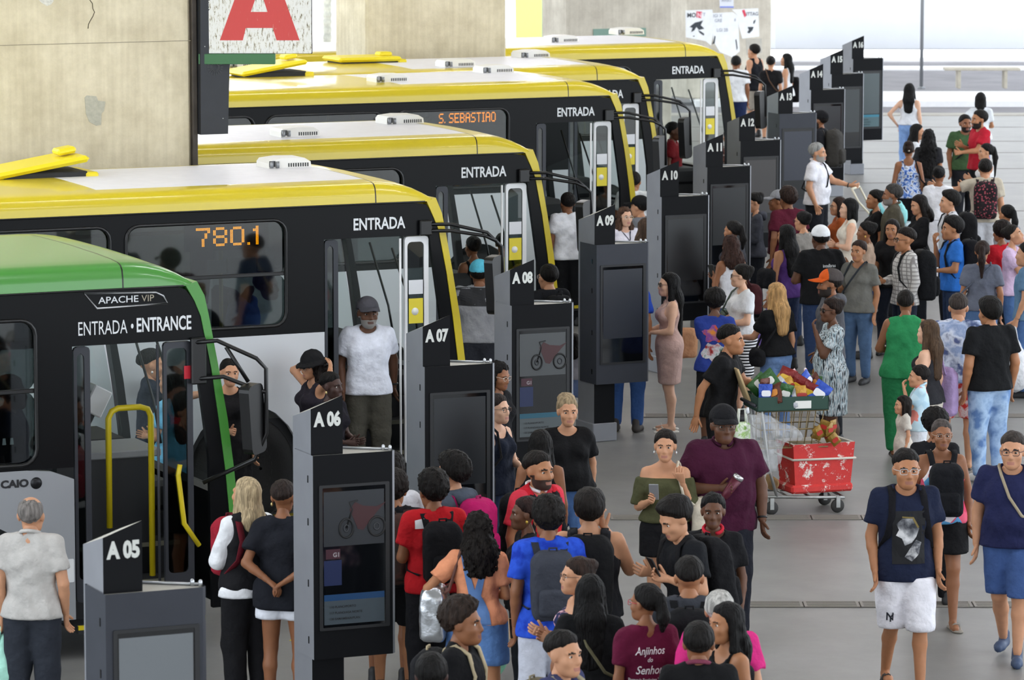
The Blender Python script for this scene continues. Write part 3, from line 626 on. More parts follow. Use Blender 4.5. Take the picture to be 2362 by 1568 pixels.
    for i in range(7):
        for y in (.3, 1.7):
            se = MB(); xx = -2.2 - i * .9; se.bbox(xx, xx + .42, y, y + .46, 1.35, 1.43, .02); se.bbox(xx - .06, xx + .03, y, y + .46, 1.4, 2.02, .03); se.box(xx + .15, xx + .22, y + .18, y + .24, .95, 1.36)
            cached(key + ('seat', i, y), 'passenger_seat', root, lambda: se.build('passenger_seat', M_SEAT, root))
    for xx, y in ((-1.55, .95), (-3.0, .85), (-3.0, 1.65), (-4.8, .85), (-6.5, 1.65)):
        cached(key + ('gp', xx, y), 'grab_pole', root, lambda: MB().tube([(xx, y, .95), (xx, y, 2.78)], .019, 8).build('grab_pole', M_POLE, root))
    cached(key + ('gr',), 'grab_rail', root, lambda: MB().tube([(L_ + .5, .8, 2.6), (-1.2, .8, 2.6)], .018, 8).build('grab_rail', M_POLE, root))
    # doors: folded leaves
    fw = mat('#e8e9ea', .35) if not gb else mat('#3a3c42', .4, .3)
    def leaf(xa, xb, y0, key2, white):
        m_ = fw if white else mat('#33353b', .4, .3)
        lf = cached(key + (key2,), 'door_leaf', root, lambda: MB().plate(rrect(xa, xb, .45, door[2] - .01, .03, 2), [rrect(xa + .025, xb - .045, .62, door[2] - .06, .04, 3)], y0, y0 + .035).build('door_leaf', m_, root))
        cached(key + (key2, 'g'), 'door_glass', lf, lambda: MB().plate(rrect(xa + .025, xb - .045, .62, door[2] - .06, .04, 3), (), y0 + .012, y0 + .018).build('door_glass', M_GL, lf)); return lf
    lf = leaf(door[1] - .235, door[1], .02, 'leafF', True); leaf(door[0] + .02, door[0] + .15, .03, 'leafR', False)
    cached(key + ('hp',), 'door_post', root, lambda: MB().tube([(door[1] - .295, -.01, .45), (door[1] - .295, -.01, door[2] - .02)], .011, 6).build('door_post', fw if not gb else mat('#3a3c42', .4, .3), root))
    if gb:
        cached(key + ('hr',), 'handrail', root, lambda: MB().tube([(-.52, .35, .95), (-.52, .35, 1.80), (-.49, .35, 1.855), (-.44, .35, 1.875), (-.26, .35, 1.875), (-.2, .35, 1.855), (-.175, .35, 1.80), (-.175, .35, .55)], .024, 10).build('handrail', M_POLE, root))
        cached(key + ('hr2',), 'handrail', root, lambda: MB().tube([(-.06, .02, 1.46), (-.075, .02, 1.38), (-.03, .02, 1.0), (.09, .02, .82)], .02, 8).build('handrail', M_POLE, root))
        MB().box(-.85, -.1, .62, .64, .5, 1.45).build('partition', mat('#26282c', .5), root)
        MB().bbox(-.85, .0, .6, 1.2, 1.44, 1.5, .01).build('fare_desk', mat('#8a8c90', .5), root)
        fb = MB(); M = Matrix.Translation((-.62, .85, 1.72)) @ Matrix.Rotation(math.radians(28), 4, 'Y'); fb.bbox(-.1, .08, -.15, .15, -.24, .26, .02, M=M); fbo = fb.build('fare_machine', mat('#1a1b1d', .4), root)
        g = MB(); g.bbox(-.04, .12, -.17, .02, .1, .32, .01, M=M); g.build('card_reader', mat('#e8e8ea', .4), fbo)
        for k in range(3):
            for j in range(2): MB().bbox(-.085 + j * .07, -.035 + j * .07, -.158, -.15, -.2 + k * .08, -.15 + k * .08, .004, M=M).build('button', mat('#c9ccd2', .4), fbo)
        MB().box(-.02, .1, .015, .019, 2.12, 2.22).build('red_sticker', mat('#d2283a', .5), root)
        lettering('lettering', 'ENTRADA •', .105, M_TXT, root, lambda a, c: (-.87 + a, -.003, 2.50 + c), 0, .8, width=.44); lettering('lettering', 'ENTRANCE', .105, M_TXT, root, lambda a, c: (-.405 + a, -.003, 2.505 + c), .02, .8, width=.44)
        bd = MB(); q = [(-.82, 2.82), (-.25, 2.80), (-.19, 2.77), (-.155, 2.71), (-.72, 2.70)]; q = [(x, z - .0) for x, z in q]
        bd.tube([(x, -.006, z) for x, z in q], .008, 5, closed=True); bo = bd.build('badge_frame', mat('#c4c6c8', .3, .6), root)
        lettering('badge_lettering', 'APACHE', .05, mat('#c4c6c8', .3, .6), bo, lambda a, c: (-.71 + a, -.006, 2.735 + c), .01, 1.1, width=.32); lettering('badge_lettering', 'VIP', .05, mat('#a39a88', .4, .5), bo, lambda a, c: (-.365 + a, -.006, 2.735 + c), .0, 1.1, width=.1)
        lettering('maker_lettering', 'CAIO', .055, mat('#1c1d20', .4), root, lambda a, c: (-1.50 + a, -.008, 1.38 + c), .05, 1.3, width=.22)
        MB().lathe([(.045, 0), (.045, .004), (.012, .012)], 20, M=Matrix.Translation((-1.22, -.004, 1.40)) @ Matrix.Rotation(PI / 2, 4, 'X')).build('maker_emblem', mat('#1c1d20', .35, .5), root)
        MB().plate(rrect(-1.0, -.93, .62, .8, .01, 2), (), -.007, -.004).build('notice_plate', mat('#d5d8da', .5), root)
        # papers and pictogram seen in the window
        MB().box(-1.6, -1.3, .034, .036, 1.62, 1.76).build('pictogram', mat('#202226', .6), root); 
        for k in range(2): MB().plate([(-1.47 + k * .06, 1.70), (-1.44 + k * .06, 1.70), (-1.445 + k * .06, 1.75), (-1.465 + k * .06, 1.75)], (), .030, .033).build('pictogram_figure', mat('#d5d8da', .6), root)
    else:
        lettering('lettering', 'ENTRADA', .105, M_TXT, root, lambda a, c: (-.62 + a, -.003, 2.635 + c), .022, .8, width=.51)
        st_ = MB().box(door[1] - .2, door[1] - .06, .012, .016, 1.75, 1.98).build('yellow_sticker', mat('#e8d63a', .5), lf); MB().lathe([(.035, 0), (.035, .002)], 16, M=Matrix.Translation((door[1] - .14, .012, 1.86)) @ Matrix.Rotation(PI / 2, 4, 'X')).build('sticker_symbol', mat('#f2f2ee', .5), st_)
        MB().box(door[1] - .2, door[1] - .06, .012, .016, 2.02, 2.15).build('white_sticker', mat('#e4e6ea', .5), lf)
    # mirror on its arms
    if gb: arm = [[(.03, -.02, 2.40), (.2, -.12, 2.42), (.48, -.22, 2.28), (.55, -.24, 2.2), (.55, -.24, 1.7), (.46, -.22, 1.5), (.1, -.05, 1.32)], [(.05, -.02, 2.12), (.25, -.12, 2.14), (.5, -.22, 2.03), (.55, -.24, 2.02)], [(.26, -.15, 2.37), (.42, -.2, 2.1)]]; mc = (.44, -.24, 1.82)
    else: arm = [[(.1, -.02, 2.66), (.3, -.1, 2.66), (.62, -.2, 2.58), (.75, -.24, 2.45), (.76, -.24, 2.0)], [(.1, -.02, 2.60), (.3, -.1, 2.60), (.6, -.2, 2.55), (.7, -.23, 2.5)]]; mc = (.68, -.24, 2.1)
    ar = MB(); [ar.tube(a, .018, 6) for a in arm]; ar.bbox(.02, .14, -.05, 0, 2.56 if not gb else 2.08, 2.7 if not gb else 2.44, .01)
    a_ = cached(key + ('arm',), 'mirror_arm', root, lambda: ar.build('mirror_arm', M_RUB, root))
    def mir():
        mb = MB(); M = Matrix.Translation(mc) @ Matrix.Rotation(math.radians(35), 4, 'Z') @ Matrix.Rotation(math.radians(-6), 4, 'Y'); mb.plate(rrect(-.1, .1, -.27, .27, .05, 3), (), -.045, .045, M=M); return mb.build('mirror', M_RUB, a_)
    cached(key + ('mir',), 'mirror', a_, mir)
    # wheels
    for hx in (-1.69, -7.7):
        for y in (.02, W - .3):
            wm_ = MB(); M = Matrix.Translation((hx, y, .5))
            wm_.lathe([(.28, .03), (.34, .0), (.47, .0), (.5, .04), (.5, .24), (.47, .28), (.28, .25)], 32, axis='y', M=M); wo = cached(key + ('wh', hx, y), 'wheel', root, lambda: wm_.build('wheel', M_TYRE, root))
            hm = MB(); hm.lathe([(.0, .02), (.08, .02), (.1, .06), (.24, .1), (.28, .03), (.3, .03), (.3, .2), (0, .2)], 28, axis='y', M=M)
            for k in range(8): hm.lathe([(.016, .03), (.016, .09)], 6, axis='y', M=Matrix.Translation((hx + .17 * math.cos(k * PI / 4), y, .5 + .17 * math.sin(k * PI / 4))))
            cached(key + ('hub', hx, y), 'hub', wo, lambda: hm.build('hub', M_HUB, wo))
    # wheel wells
    cached(key + ('ww',), 'wheel_well', root, lambda: MB().box(-2.35, -1.05, .05, .5, .32, 1.14).box(-8.35, -7.05, .05, .5, .32, 1.14).build('wheel_well', M_RUB, root)) if False else None
    # roof fittings
    Mi = Matrix.Rotation(-A_U, 3, 'Z')
    for (vx, vy) in o.get('vents', ()):
        q = at_z(vx, vy, 3.08); lq = Mi @ (Vector(q) - root.location); v0 = cached(('vent',), 'roof_vent', root, lambda: vent(root)); vent_parts(v0); v0.location = (lq.x, lq.y, 3.075)
    for (hx_, hy_, open_) in o.get('hatches', ()):
        q = at_z(hx_, hy_, 3.08); lq = Mi @ (Vector(q) - root.location); h0 = hatch(root, open_); h0.location = (lq.x, lq.y, 3.07)
    if o.get('led'):
        s, a, b, c, d, sub = o['led']; MB().box(a - .1, b + .1, .06, .09, c - .04, d + .04).build('display_board', mat('#08080a', .3), root); led_word(s, a, b, c, d, .056, root, emis('#ff8c00', 22), sub)
    for (xa, xb, za, zb_) in o.get('papers', ()): MB().box(xa, xb, .036, .04, za, zb_).build('paper_notice', mat('#b9c2c8', .7), root)
    return root
def vent(root):
    mb = MB(); L2, W2, h = .5, .62, .1
    pr = [(0, .0), (0, .055), (.03, .085), (.2, .1), (.42, .095), (.49, .06), (.5, .0)]
    outer = pr
    mb.plate([((x - .25) * .86, z) for x, z in outer][::-1], (), -.16, .16)
    return mb.build('roof_vent', M_VENT, root)
def vent_parts(o):
    s = MB()
    for k in range(9): s.box(.0 + k * .024 - .02, .012 + k * .024 - .02, -.163, -.159, .015, .05)
    s.box(-.21, -.15, -.163, -.159, .02, .075)
    d = s.build('vent_slots', M_RUB, o); d['kind'] = 'stuff'
    for x in (-.21, -.15): MB().lathe([(.018, .0), (.018, .06)], 8, M=Matrix.Translation((x + .02, -.17, .01))).build('vent_bolt', M_HUB, o)
def hatch(root, open_):
    o = empty('roof_hatch', parent=root); M = Matrix.Rotation(math.radians(-9 if open_ else 0), 4, 'Y')
    mb = MB(); mb.bbox(-.45, .45, -.32, .32, .05, .11, .03, M=Matrix.Translation((-.02, 0, .03 if open_ else -.02)) @ M); mb.build('hatch_lid', M_YEL2, o)
    b = MB(); b.bbox(-.4, .4, -.28, .28, -.02, .06, .01); b.build('hatch_frame', M_INTD, o)
    c = MB(); c.bbox(.2, .38, -.1, .1, .10, .16, .02, M=Matrix.Translation((0, 0, .06 if open_ else -.02)) @ M); c.build('hatch_handle', M_YEL2, o)
    MB().bbox(.38, .5, -.3, .3, -.02, .05, .015).build('hatch_hinge', M_YEL2, o)
    return o
bus((430, 640), 2.9, dict(kind='green', label='green roofed bus with silver skirt and ENTRADA ENTRANCE over its open door'))
bus((960, 470), 2.85, dict(kind='yellow', label='yellow roofed bus with orange display reading 780.1', vents=[(655, 384)], hatches=[(85, 405, True)], led=('780.1', -2.12, -1.52, 2.54, 2.71, 2), papers=[(-2.02, -1.84, 2.30, 2.42), (-1.82, -1.55, 2.29, 2.43), (-1.54, -1.38, 2.30, 2.44)]))
bus((1190, 357), 2.85, dict(kind='yellow', label='yellow roofed bus beyond the massive pillar, two pale vents on its white roof', vents=[(680, 312), (922, 283)], white=(-3.4, -.45)))
bus((1390, 225), 2.85, dict(kind='yellow', label='yellow roofed bus with orange display reading S. SEBASTIAO', vents=[(894, 187), (1138, 166)], hatches=[(620, 172, True)], led=('S. SEBASTIAO', -2.19, -1.43, 2.595, 2.715, 2), white=(-2.6, -.48)))
bus((1455, 187), 2.85, dict(kind='yellow', label='yellow roofed bus squeezed close behind the S. SEBASTIAO bus', vents=[(1050, 152), (1224, 131), (555, 154)], hatches=[(838, 143, False)], white=(-3.0, -.5)))
bus((1640, 133), 2.85, dict(kind='yellow', label='yellow roofed bus farthest along the row, nearest the postered pillar', vents=[(1293, 96), (1445, 78), (832, 97)], white=(-9.0, -.42)))
# ================================================================== soft shapes: distance fields -> smooth meshes
class Field:
    def __init__(s, lo, hi, vx, shear=0.0):
        lo = np.array(lo, float); n = np.ceil((np.array(hi) - lo) / vx).astype(int) + 1; s.vx = vx; s.lo = lo; s.n = n; s.sh = shear
        s.ax = [(lo[i] + vx * np.arange(n[i])).astype(np.float32) for i in range(3)]; s.D = np.full(n, .25, np.float32)
    def sub(s, lo, hi):
        sl = []
        for i in range(3):
            if i == 1 and s.sh: sl.append(slice(0, s.n[1])); continue
            a = int(max(0, math.floor((lo[i] - s.lo[i]) / s.vx))); b = int(min(s.n[i], math.ceil((hi[i] - s.lo[i]) / s.vx) + 1)); sl.append(slice(a, max(a, b)))
        return tuple(sl)
    def xyz(s, sl):
        X = s.ax[0][sl[0]][:, None, None]; Y = s.ax[1][sl[1]][None, :, None]; Z = s.ax[2][sl[2]][None, None, :]
        if s.sh: Y = Y - s.sh * np.maximum(Z - .95, 0)
        return X, Y, Z
    def blend(s, sl, d, k):
        c = s.D[sl]; h = np.maximum(k - np.abs(c - d), 0) / k; s.D[sl] = np.minimum(c, d) - h * h * k * .25
    def cone(s, a, b, ra, rb, k=.025, sy=1.0, sx=1.0, clip=None):
        a = np.array(a, float); b = np.array(b, float); m = max(ra, rb) + k + .03; e = np.array([m * sx, m * sy, m]) + (.02 if sx != 1 or sy != 1 else 0)
        sl = s.sub(np.minimum(a, b) - e, np.maximum(a, b) + e); X, Y, Z = s.xyz(sl)
        if X.size == 0 or Z.size == 0 or Y.size == 0: return s
        px, py, pz = (X - a[0]) / sx, (Y - a[1]) / sy, Z - a[2]; ux, uy, uz = (b[0] - a[0]) / sx, (b[1] - a[1]) / sy, b[2] - a[2]; L2 = ux * ux + uy * uy + uz * uz + 1e-9
        t = np.clip((px * ux + py * uy + pz * uz) / L2, 0, 1); d = np.sqrt((px - t * ux) ** 2 + (py - t * uy) ** 2 + (pz - t * uz) ** 2) - (ra + (rb - ra) * t); d = d * min(sx, sy, 1)
        if clip is not None:
            q, nn = clip; d = np.maximum(d, (X - q[0]) * nn[0] + (Y - q[1]) * nn[1] + (Z - q[2]) * nn[2])
        s.blend(sl, d.astype(np.float32), k); return s
    def ell(s, c, r, k=.02):
        c = np.array(c, float); r = np.array(r, float); sl = s.sub(c - r - k - .03, c + r + k + .03); X, Y, Z = s.xyz(sl)
        if X.size == 0 or Z.size == 0 or Y.size == 0: return s
        d = (np.sqrt(((X - c[0]) / r[0]) ** 2 + ((Y - c[1]) / r[1]) ** 2 + ((Z - c[2]) / r[2]) ** 2) - 1) * r.min(); s.blend(sl, d.astype(np.float32), k); return s
    def box(s, c, hf, r, k=.02):
        c = np.array(c, float); hf = np.array(hf, float); sl = s.sub(c - hf - r - k - .03, c + hf + r + k + .03); X, Y, Z = s.xyz(sl)
        if X.size == 0 or Z.size == 0 or Y.size == 0: return s
        d = np.sqrt(np.maximum(np.abs(X - c[0]) - hf[0], 0) ** 2 + np.maximum(np.abs(Y - c[1]) - hf[1], 0) ** 2 + np.maximum(np.abs(Z - c[2]) - hf[2], 0) ** 2) - r; s.blend(sl, d.astype(np.float32), k); return s
    def cut(s, c, r, k=.0, sc=(1, 1, 1)):
        X, Y, Z = s.xyz((slice(None),) * 3); d = r - np.sqrt(((X - c[0]) / sc[0]) ** 2 + ((Y - c[1]) / sc[1]) ** 2 + ((Z - c[2]) / sc[2]) ** 2); s.D = np.maximum(s.D, d.astype(np.float32)); return s
    def half(s, n, c):
        """keep n.p < c"""
        X, Y, Z = s.xyz((slice(None),) * 3); s.D = np.maximum(s.D, (X * n[0] + Y * n[1] + Z * n[2] - c).astype(np.float32)); return s
    def ripple(s, amp, f, seed=0):
        X, Y, Z = s.xyz((slice(None),) * 3); r = np.random.default_rng(seed); a, b, c = r.uniform(0, 6.28, 3)
        w = np.sin(X * f + a + 2.2 * np.sin(Z * f * .45 + b)) * np.sin(Z * f * .7 + c + 1.7 * np.sin(Y * f * .8 + a)) + .6 * np.sin((X + Y) * f * 1.7 + Z * f * .6 + b)
        s.D = s.D + (amp * w).astype(np.float32); return s
    def mesh(s):
        D = s.D; D[0] = D[-1] = .1; D[:, 0] = D[:, -1] = .1; D[:, :, 0] = D[:, :, -1] = .1; S = D < 0
        c8 = [(i, j, k) for i in (0, 1) for j in (0, 1) for k in (0, 1)]; nx, ny, nz = D.shape
        cnt = np.zeros((nx - 1, ny - 1, nz - 1), np.int8)
        for i, j, k in c8: cnt += S[i:nx - 1 + i, j:ny - 1 + j, k:nz - 1 + k]
        cell = np.argwhere((cnt > 0) & (cnt < 8)); idx = np.full(cnt.shape, -1, np.int32); idx[cell[:, 0], cell[:, 1], cell[:, 2]] = np.arange(len(cell))
        d = np.stack([D[cell[:, 0] + i, cell[:, 1] + j, cell[:, 2] + k] for i, j, k in c8], 1); P = np.zeros((len(cell), 3), np.float32); W = np.zeros(len(cell), np.float32)
        for a in range(8):
            for b in range(a + 1, 8):
                df = np.array(c8[b]) - np.array(c8[a])
                if np.abs(df).sum() != 1: continue
                m = (d[:, a] < 0) != (d[:, b] < 0); t = np.where(m, d[:, a] / (d[:, a] - d[:, b] + 1e-12), 0); P += np.where(m[:, None], np.array(c8[a]) + t[:, None] * df, 0); W += m
        V = s.lo + (cell + P / np.maximum(W, 1)[:, None]) * s.vx; F = []
        for ax in range(3):
            o = [0, 1, 2]; o.remove(ax); u, v = o; s0 = [slice(1, -1)] * 3; s1 = [slice(1, -1)] * 3; s0[ax] = slice(0, -1); s1[ax] = slice(1, None)
            A, B = S[tuple(s0)], S[tuple(s1)]; e = np.argwhere(A != B); fl = A[e[:, 0], e[:, 1], e[:, 2]]; g = e.copy(); g[:, u] += 1; g[:, v] += 1
            def at(du, dv):
                h = g.copy(); h[:, u] += du; h[:, v] += dv; return idx[h[:, 0], h[:, 1], h[:, 2]]
            q = np.stack([at(-1, -1), at(0, -1), at(0, 0), at(-1, 0)], 1)
            if ax == 1: fl = ~fl
            q[~fl] = q[~fl][:, ::-1]; F.append(q)
        F = np.concatenate(F) if F else np.zeros((0, 4), int)
        return V, F
def loft(rings, cap=True):
    n = len(rings[0]); V = np.concatenate([np.array(r) for r in rings]); F = [(i * n + j, i * n + (j + 1) % n, (i + 1) * n + (j + 1) % n, (i + 1) * n + j) for i in range(len(rings) - 1) for j in range(n)]
    if cap:
        e = (len(rings) - 1) * n; h = n // 2
        for j in range(h - 1): F.append((e + j, e + j + 1, e + n - 2 - j, e + n - 1 - j))
    return V, np.array(F)
# ------------------------------------------------------------------ head, hand, hair, shoe masters
_HEAD = {}
def head_parts(sex, lod):
    key = (sex, lod)
    if key in _HEAD: return _HEAD[key]
    f = Field((-.10, -.125, -.15), (.10, .125, .135), .0068 if lod == 0 else .0102); m = sex == 'm'
    f.ell((0, -.018, .035), (.075, .096, .083), .01); f.ell((0, .02, -.025), (.061 if m else .057, .068, .088), .03); f.ell((0, .02, -.07), (.053 if m else .045, .058, .047), .03); f.ell((0, .066, -.1), (.022 if m else .017, .017, .015), .02)
    f.cone((0, .07, -.08), (0, .075, -.03), .03, .02, .02)
    for s_ in (-1, 1):
        f.cone((s_ * .018, .083, .02), (s_ * .046, .07, .02), .011, .01, .014); f.ell((s_ * .043, .055, -.03), (.022, .026, .024), .02); f.ell((s_ * .074, -.008, -.008), (.009, .02, .03), .008); f.ell((s_ * .083, -.014, -.002), (.006, .013, .02), .006)
    X, Y, Z = f.xyz((slice(None),) * 3)
    for s_ in (-1, 1):
        d = np.sqrt(((X - s_ * .031) / 1.25) ** 2 + (Y - .097) ** 2 + (Z - .0) ** 2) - .0185; k = .012; c = f.D; h = np.maximum(k - np.abs(c + d), 0) / k; f.D = (np.maximum(c, -d) + h * h * k * .25).astype(np.float32)
    f.cone((0, .084, .012), (0, .102, -.032), .008, .0125 if m else .011, .012)
    for s_ in (-1, 1): f.ell((s_ * .0125, .09, -.037), (.0085, .011, .0075), .006)
    f.cone((-.017, .083, -.063), (.017, .083, -.063), .006, .006, .008); f.cone((-.014, .083, -.073), (.014, .083, -.073), .0075, .0075, .006)
    V, F = f.mesh(); c = V[F].mean(1); mi = np.zeros(len(F), int)
    lip = (np.abs(c[:, 0]) < .024) & (c[:, 2] < -.056) & (c[:, 2] > -.081) & (c[:, 1] > .078 - np.abs(c[:, 0]) * .3); mi[lip] = 3
    br = (np.abs(np.abs(c[:, 0]) - .032) < .019) & (np.abs(c[:, 2] - .0225 + np.abs(np.abs(c[:, 0]) - .03) * .2) < (.0055 if m else .004)) & (c[:, 1] > .05); mi[br] = 4
    ev = []
    for s_ in (-1, 1):
        rings = []
        for a in np.linspace(.08, PI / 2, 6): rings.append([(s_ * .031 + .0135 * math.sin(a) * math.cos(t), .0685 + .0135 * math.cos(a), .0135 * .7 * math.sin(a) * math.sin(t)) for t in np.linspace(0, 2 * PI, 11)[:-1]])
        v, q = loft(rings[::-1]); mq = np.ones(len(q), int); r = np.hypot(v[q].mean(1)[:, 0] - s_ * .031, v[q].mean(1)[:, 2]); mq[r < .0072] = 2; ev.append((v, q, mq))
    _HEAD[key] = (V, F, mi, ev, c); return _HEAD[key]
def hand_parts(p, d, th, curl, sc=1.0, side=1):
    """p wrist, d along the hand, th towards the thumb"""
    d = np.array(d) / np.linalg.norm(d); th = np.array(th, float); th -= d * (th @ d); th /= np.linalg.norm(th) + 1e-9; n = np.cross(d, th) * side; out = []
    R = []
    for x, hw, ht in ((-.015, .025, .021), (.02, .031, .02), (.055, .041, .018), (.09, .041, .013), (.1, .036, .008)):
        R.append([p + sc * (d * x + th * hw * math.cos(a) + n * ht * math.sin(a)) for a in np.linspace(0, 2 * PI, 9)[:-1]])
    out.append(loft(R))
    for k, (o, ln) in enumerate(((.031, .066), (.011, .074), (-.010, .069), (-.030, .054))):
        q = np.array(p) + sc * (d * .09 + th * o); dr = d + th * (o * 1.5); dr /= np.linalg.norm(dr); R = []; ang = .12; pos = q - dr * .01 * sc
        for i, (seg, r) in enumerate(((0, .0105), (.45, .0098), (.3, .009), (.22, .008), (.06, .004))):
            ang += (0, curl * .6, curl * .8, curl * .5, 0)[i]; dd = dr * math.cos(ang) + n * math.sin(ang); pos = pos + dd * seg * ln * sc * 1.1; u = np.cross(dd, th); u /= np.linalg.norm(u); w2 = np.cross(u, dd)
            R.append([pos + sc * r * (u * math.cos(a) + w2 * math.sin(a)) for a in np.linspace(0, 2 * PI, 7)[:-1]])
        out.append(loft(R))
    q = np.array(p) + sc * (d * .025 + th * .022); dr = d * .62 + th * .72 + n * (.15 + .3 * curl); dr /= np.linalg.norm(dr); R = []; pos = q
    for i, (seg, r) in enumerate(((0, .013), (.03, .0125), (.028, .0105), (.022, .009), (.006, .004))):
        dd = dr + d * .25 * i * .5 + n * .2 * curl * i * .4; dd /= np.linalg.norm(dd); pos = pos + dd * seg * sc; u = np.cross(dd, d + n * .3); u /= np.linalg.norm(u); w2 = np.cross(u, dd); R.append([pos + sc * r * (u * math.cos(a) + w2 * math.sin(a)) for a in np.linspace(0, 2 * PI, 7)[:-1]])
    out.append(loft(R)); return out
_HAIR = {}
def hair_parts(style, lod):
    key = (style, lod)
    if key in _HAIR: return _HAIR[key]
    st_, _, arg = style.partition(':'); ln = float(arg) if arg else .3
    lowz = {'long': -ln - .12, 'curly': -ln - .12, 'pony': -ln - .08, 'bob': -.22, 'braid': -.4}.get(st_, -.16)
    f = Field((-.2, -.24, lowz), (.2, .15, .24 if st_ in ('bun', 'updo', 'afro') else .19), .0112 if lod == 0 else .0162)
    big = {'short': .012, 'fade': .014, 'bald': .003, 'thick': .022, 'slick': .007, 'curlytop': .028}.get(st_, .013)
    f.ell((0, -.02, .037), (.077 + big * .8, .097 + big, .084 + big), .01)
    slope, c0 = (1.0, .0) if st_ not in ('bald', 'slick', 'pony', 'bun', 'updo', 'braid') else (.95, .004)
    n = np.array([0, slope, -1.0]); n /= np.linalg.norm(n)
    if st_ == 'curlytop': f.ell((0, -.005, .095), (.08, .09, .055), .03)
    if st_ == 'thick': f.ell((0, .01, .085), (.08, .085, .05), .03)
    # the hairline
    X, Y, Z = f.xyz((slice(None),) * 3); cutd = (Y * n[1] + Z * n[2] - .004 + c0).astype(np.float32)
    if st_ in ('short', 'fade', 'bald'): cutd = np.maximum(cutd, (-Z - .055 + 0 * X + 0 * Y).astype(np.float32) * .9)
    if st_ == 'fade': cutd = np.maximum(cutd, (.034 + .42 * Y - Z + 0 * X).astype(np.float32) * .8)
    if st_ != 'afro': f.D = f.D + (np.clip(1 + cutd / .028, 0, 1) * big * .95).astype(np.float32)
    f.D = np.maximum(f.D, cutd)
    if st_ == 'bald': f.cut((0, .0, .1), .062)
    if st_ in ('short', 'curlytop'): f.D = np.where(Z < .0, f.D + .004, f.D).astype(np.float32)
    if st_ in ('long', 'curly'):
        w = .035 if st_ == 'curly' else 0
        f.cone((0, -.045, .0), (0, -.105, -.16), .088, .085 + w * .6, .03, sy=.75); f.cone((0, -.105, -.16), (0, -.115, -ln), .085 + w * .6, .06 + w, .03, sy=.62, sx=1.25)
        for s_ in (-1, 1): f.cone((s_ * .072, -.01, .03), (s_ * .085, -.02, -.15), .026, .032 + w * .4, .02); f.cone((s_ * .085, -.02, -.15), (s_ * .09, -.06, -.2 - ln * .15), .03 + w * .4, .02, .02)
    if st_ == 'bob':
        f.cone((0, -.05, .0), (0, -.065, -.13), .088, .075, .03, sy=.8)
        for s_ in (-1, 1): f.cone((s_ * .072, -.005, .03), (s_ * .078, .0, -.12), .027, .025, .02)
    if st_ == 'pony': f.ell((0, -.11, .05), (.035, .035, .035), .015); f.cone((0, -.13, .04), (0, -.15, -.08), .034, .042, .02); f.cone((0, -.15, -.08), (0, -.14, -ln), .042, .018, .02)
    if st_ == 'braid': f.cone((0, -.1, -.03), (.02, -.13, -.33), .035, .02, .02)
    if st_ == 'bun': f.ell((0, -.105, .07), (.05, .045, .045), .012)
    if st_ == 'updo': f.ell((0, -.06, .105), (.07, .075, .045), .02); f.ell((0, -.11, .03), (.05, .035, .05), .02)
    if st_ == 'afro': f.ell((0, -.035, .055), (.118, .118, .11), .03)
    if st_ == 'afro': f.D = np.maximum(f.D, cutd + .0)
    amp, fr = {'curly': (.009, 95), 'afro': (.007, 110), 'curlytop': (.006, 120), 'updo': (.004, 90), 'braid': (.004, 80)}.get(st_, (.0025, 75)); f.ripple(amp, fr, 3)
    V, F = f.mesh(); _HAIR[key] = (V, F); return V, F
_SHOE = {}
def shoe_parts(kind):
    if kind in _SHOE: return _SHOE[kind]
    f = Field((-.08, -.12, -.02), (.08, .22, .16), .0205 if kind == "shoe" else .0135)
    if kind == 'shoe': f.cone((0, -.055, .04), (0, .10, .032), .042, .044, .02, sx=.95); f.cone((0, .1, .03), (0, .15, .025), .043, .032, .02); f.cone((0, -.03, .06), (0, -.04, .11), .04, .042, .02)
    else:
        f.cone((0, -.06, .006), (0, .15, .006), .036, .043, .01)
        f.half((0, 0, 1), .022)
        f.cone((-.045, .09, .015), (-.02, .095, .065), .011, .009, .008); f.cone((-.02, .095, .065), (.02, .095, .065), .009, .009, .008); f.cone((.02, .095, .065), (.045, .09, .015), .009, .011, .008)
    f.half((0, 0, -1), 0.0); V, F = f.mesh(); _SHOE[kind] = (V, F); return V, F
# ------------------------------------------------------------------ people
SKIN = {'l': '#dcae92', 'm': '#c4906f', 't': '#ab7653', 'b': '#8d5d40', 'd': '#63412e', 'k': '#46302a'}
ARM = {'D': ((.045, -.03, -.28), (.0, .06, -.245)), 'd': ((.06, -.02, -.28), (-.01, .10, -.235)), 'P': ((.055, .03, -.275), (-.11, .19, .08)), 'p': ((.06, .04, -.27), (-.15, .20, -.02)), 'F': ((.04, .15, -.235), (-.02, .245, -.02)), 'C': ((-.02, .15, -.235), (-.10, .06, .245)),
       'B': ((.09, -.12, -.25), (-.19, -.05, -.12)), 'X': ((.07, .06, -.27), (-.23, .13, .02)), 'U': ((.25, .03, .12), (-.19, -.10, .10)), 'S': ((.05, .03, -.27), (-.06, .12, .22)), 'H': ((.19, -.10, -.21), (-.13, .10, -.20)), 'w': ((.05, .09, -.27), (-.01, .15, -.21)), 'W': ((.06, -.13, -.25), (.01, -.02, -.25)), 'R': ((.24, .10, -.10), (.20, .14, .02)), 'G': ((.04, .2, -.18), (.0, .23, .1)), 'A': ((.02, .26, -.08), (.0, .25, .04))}
def cloth(c):
    return mat(c, .88, spec=.2, noise=.1, nscale=12, bump=.5, bscale=11, bdist=.05) if isinstance(c, str) else c
class PersonInfo: pass
def wpos(px, py, z): return at_z(px, py, z)
PEOPLE = []
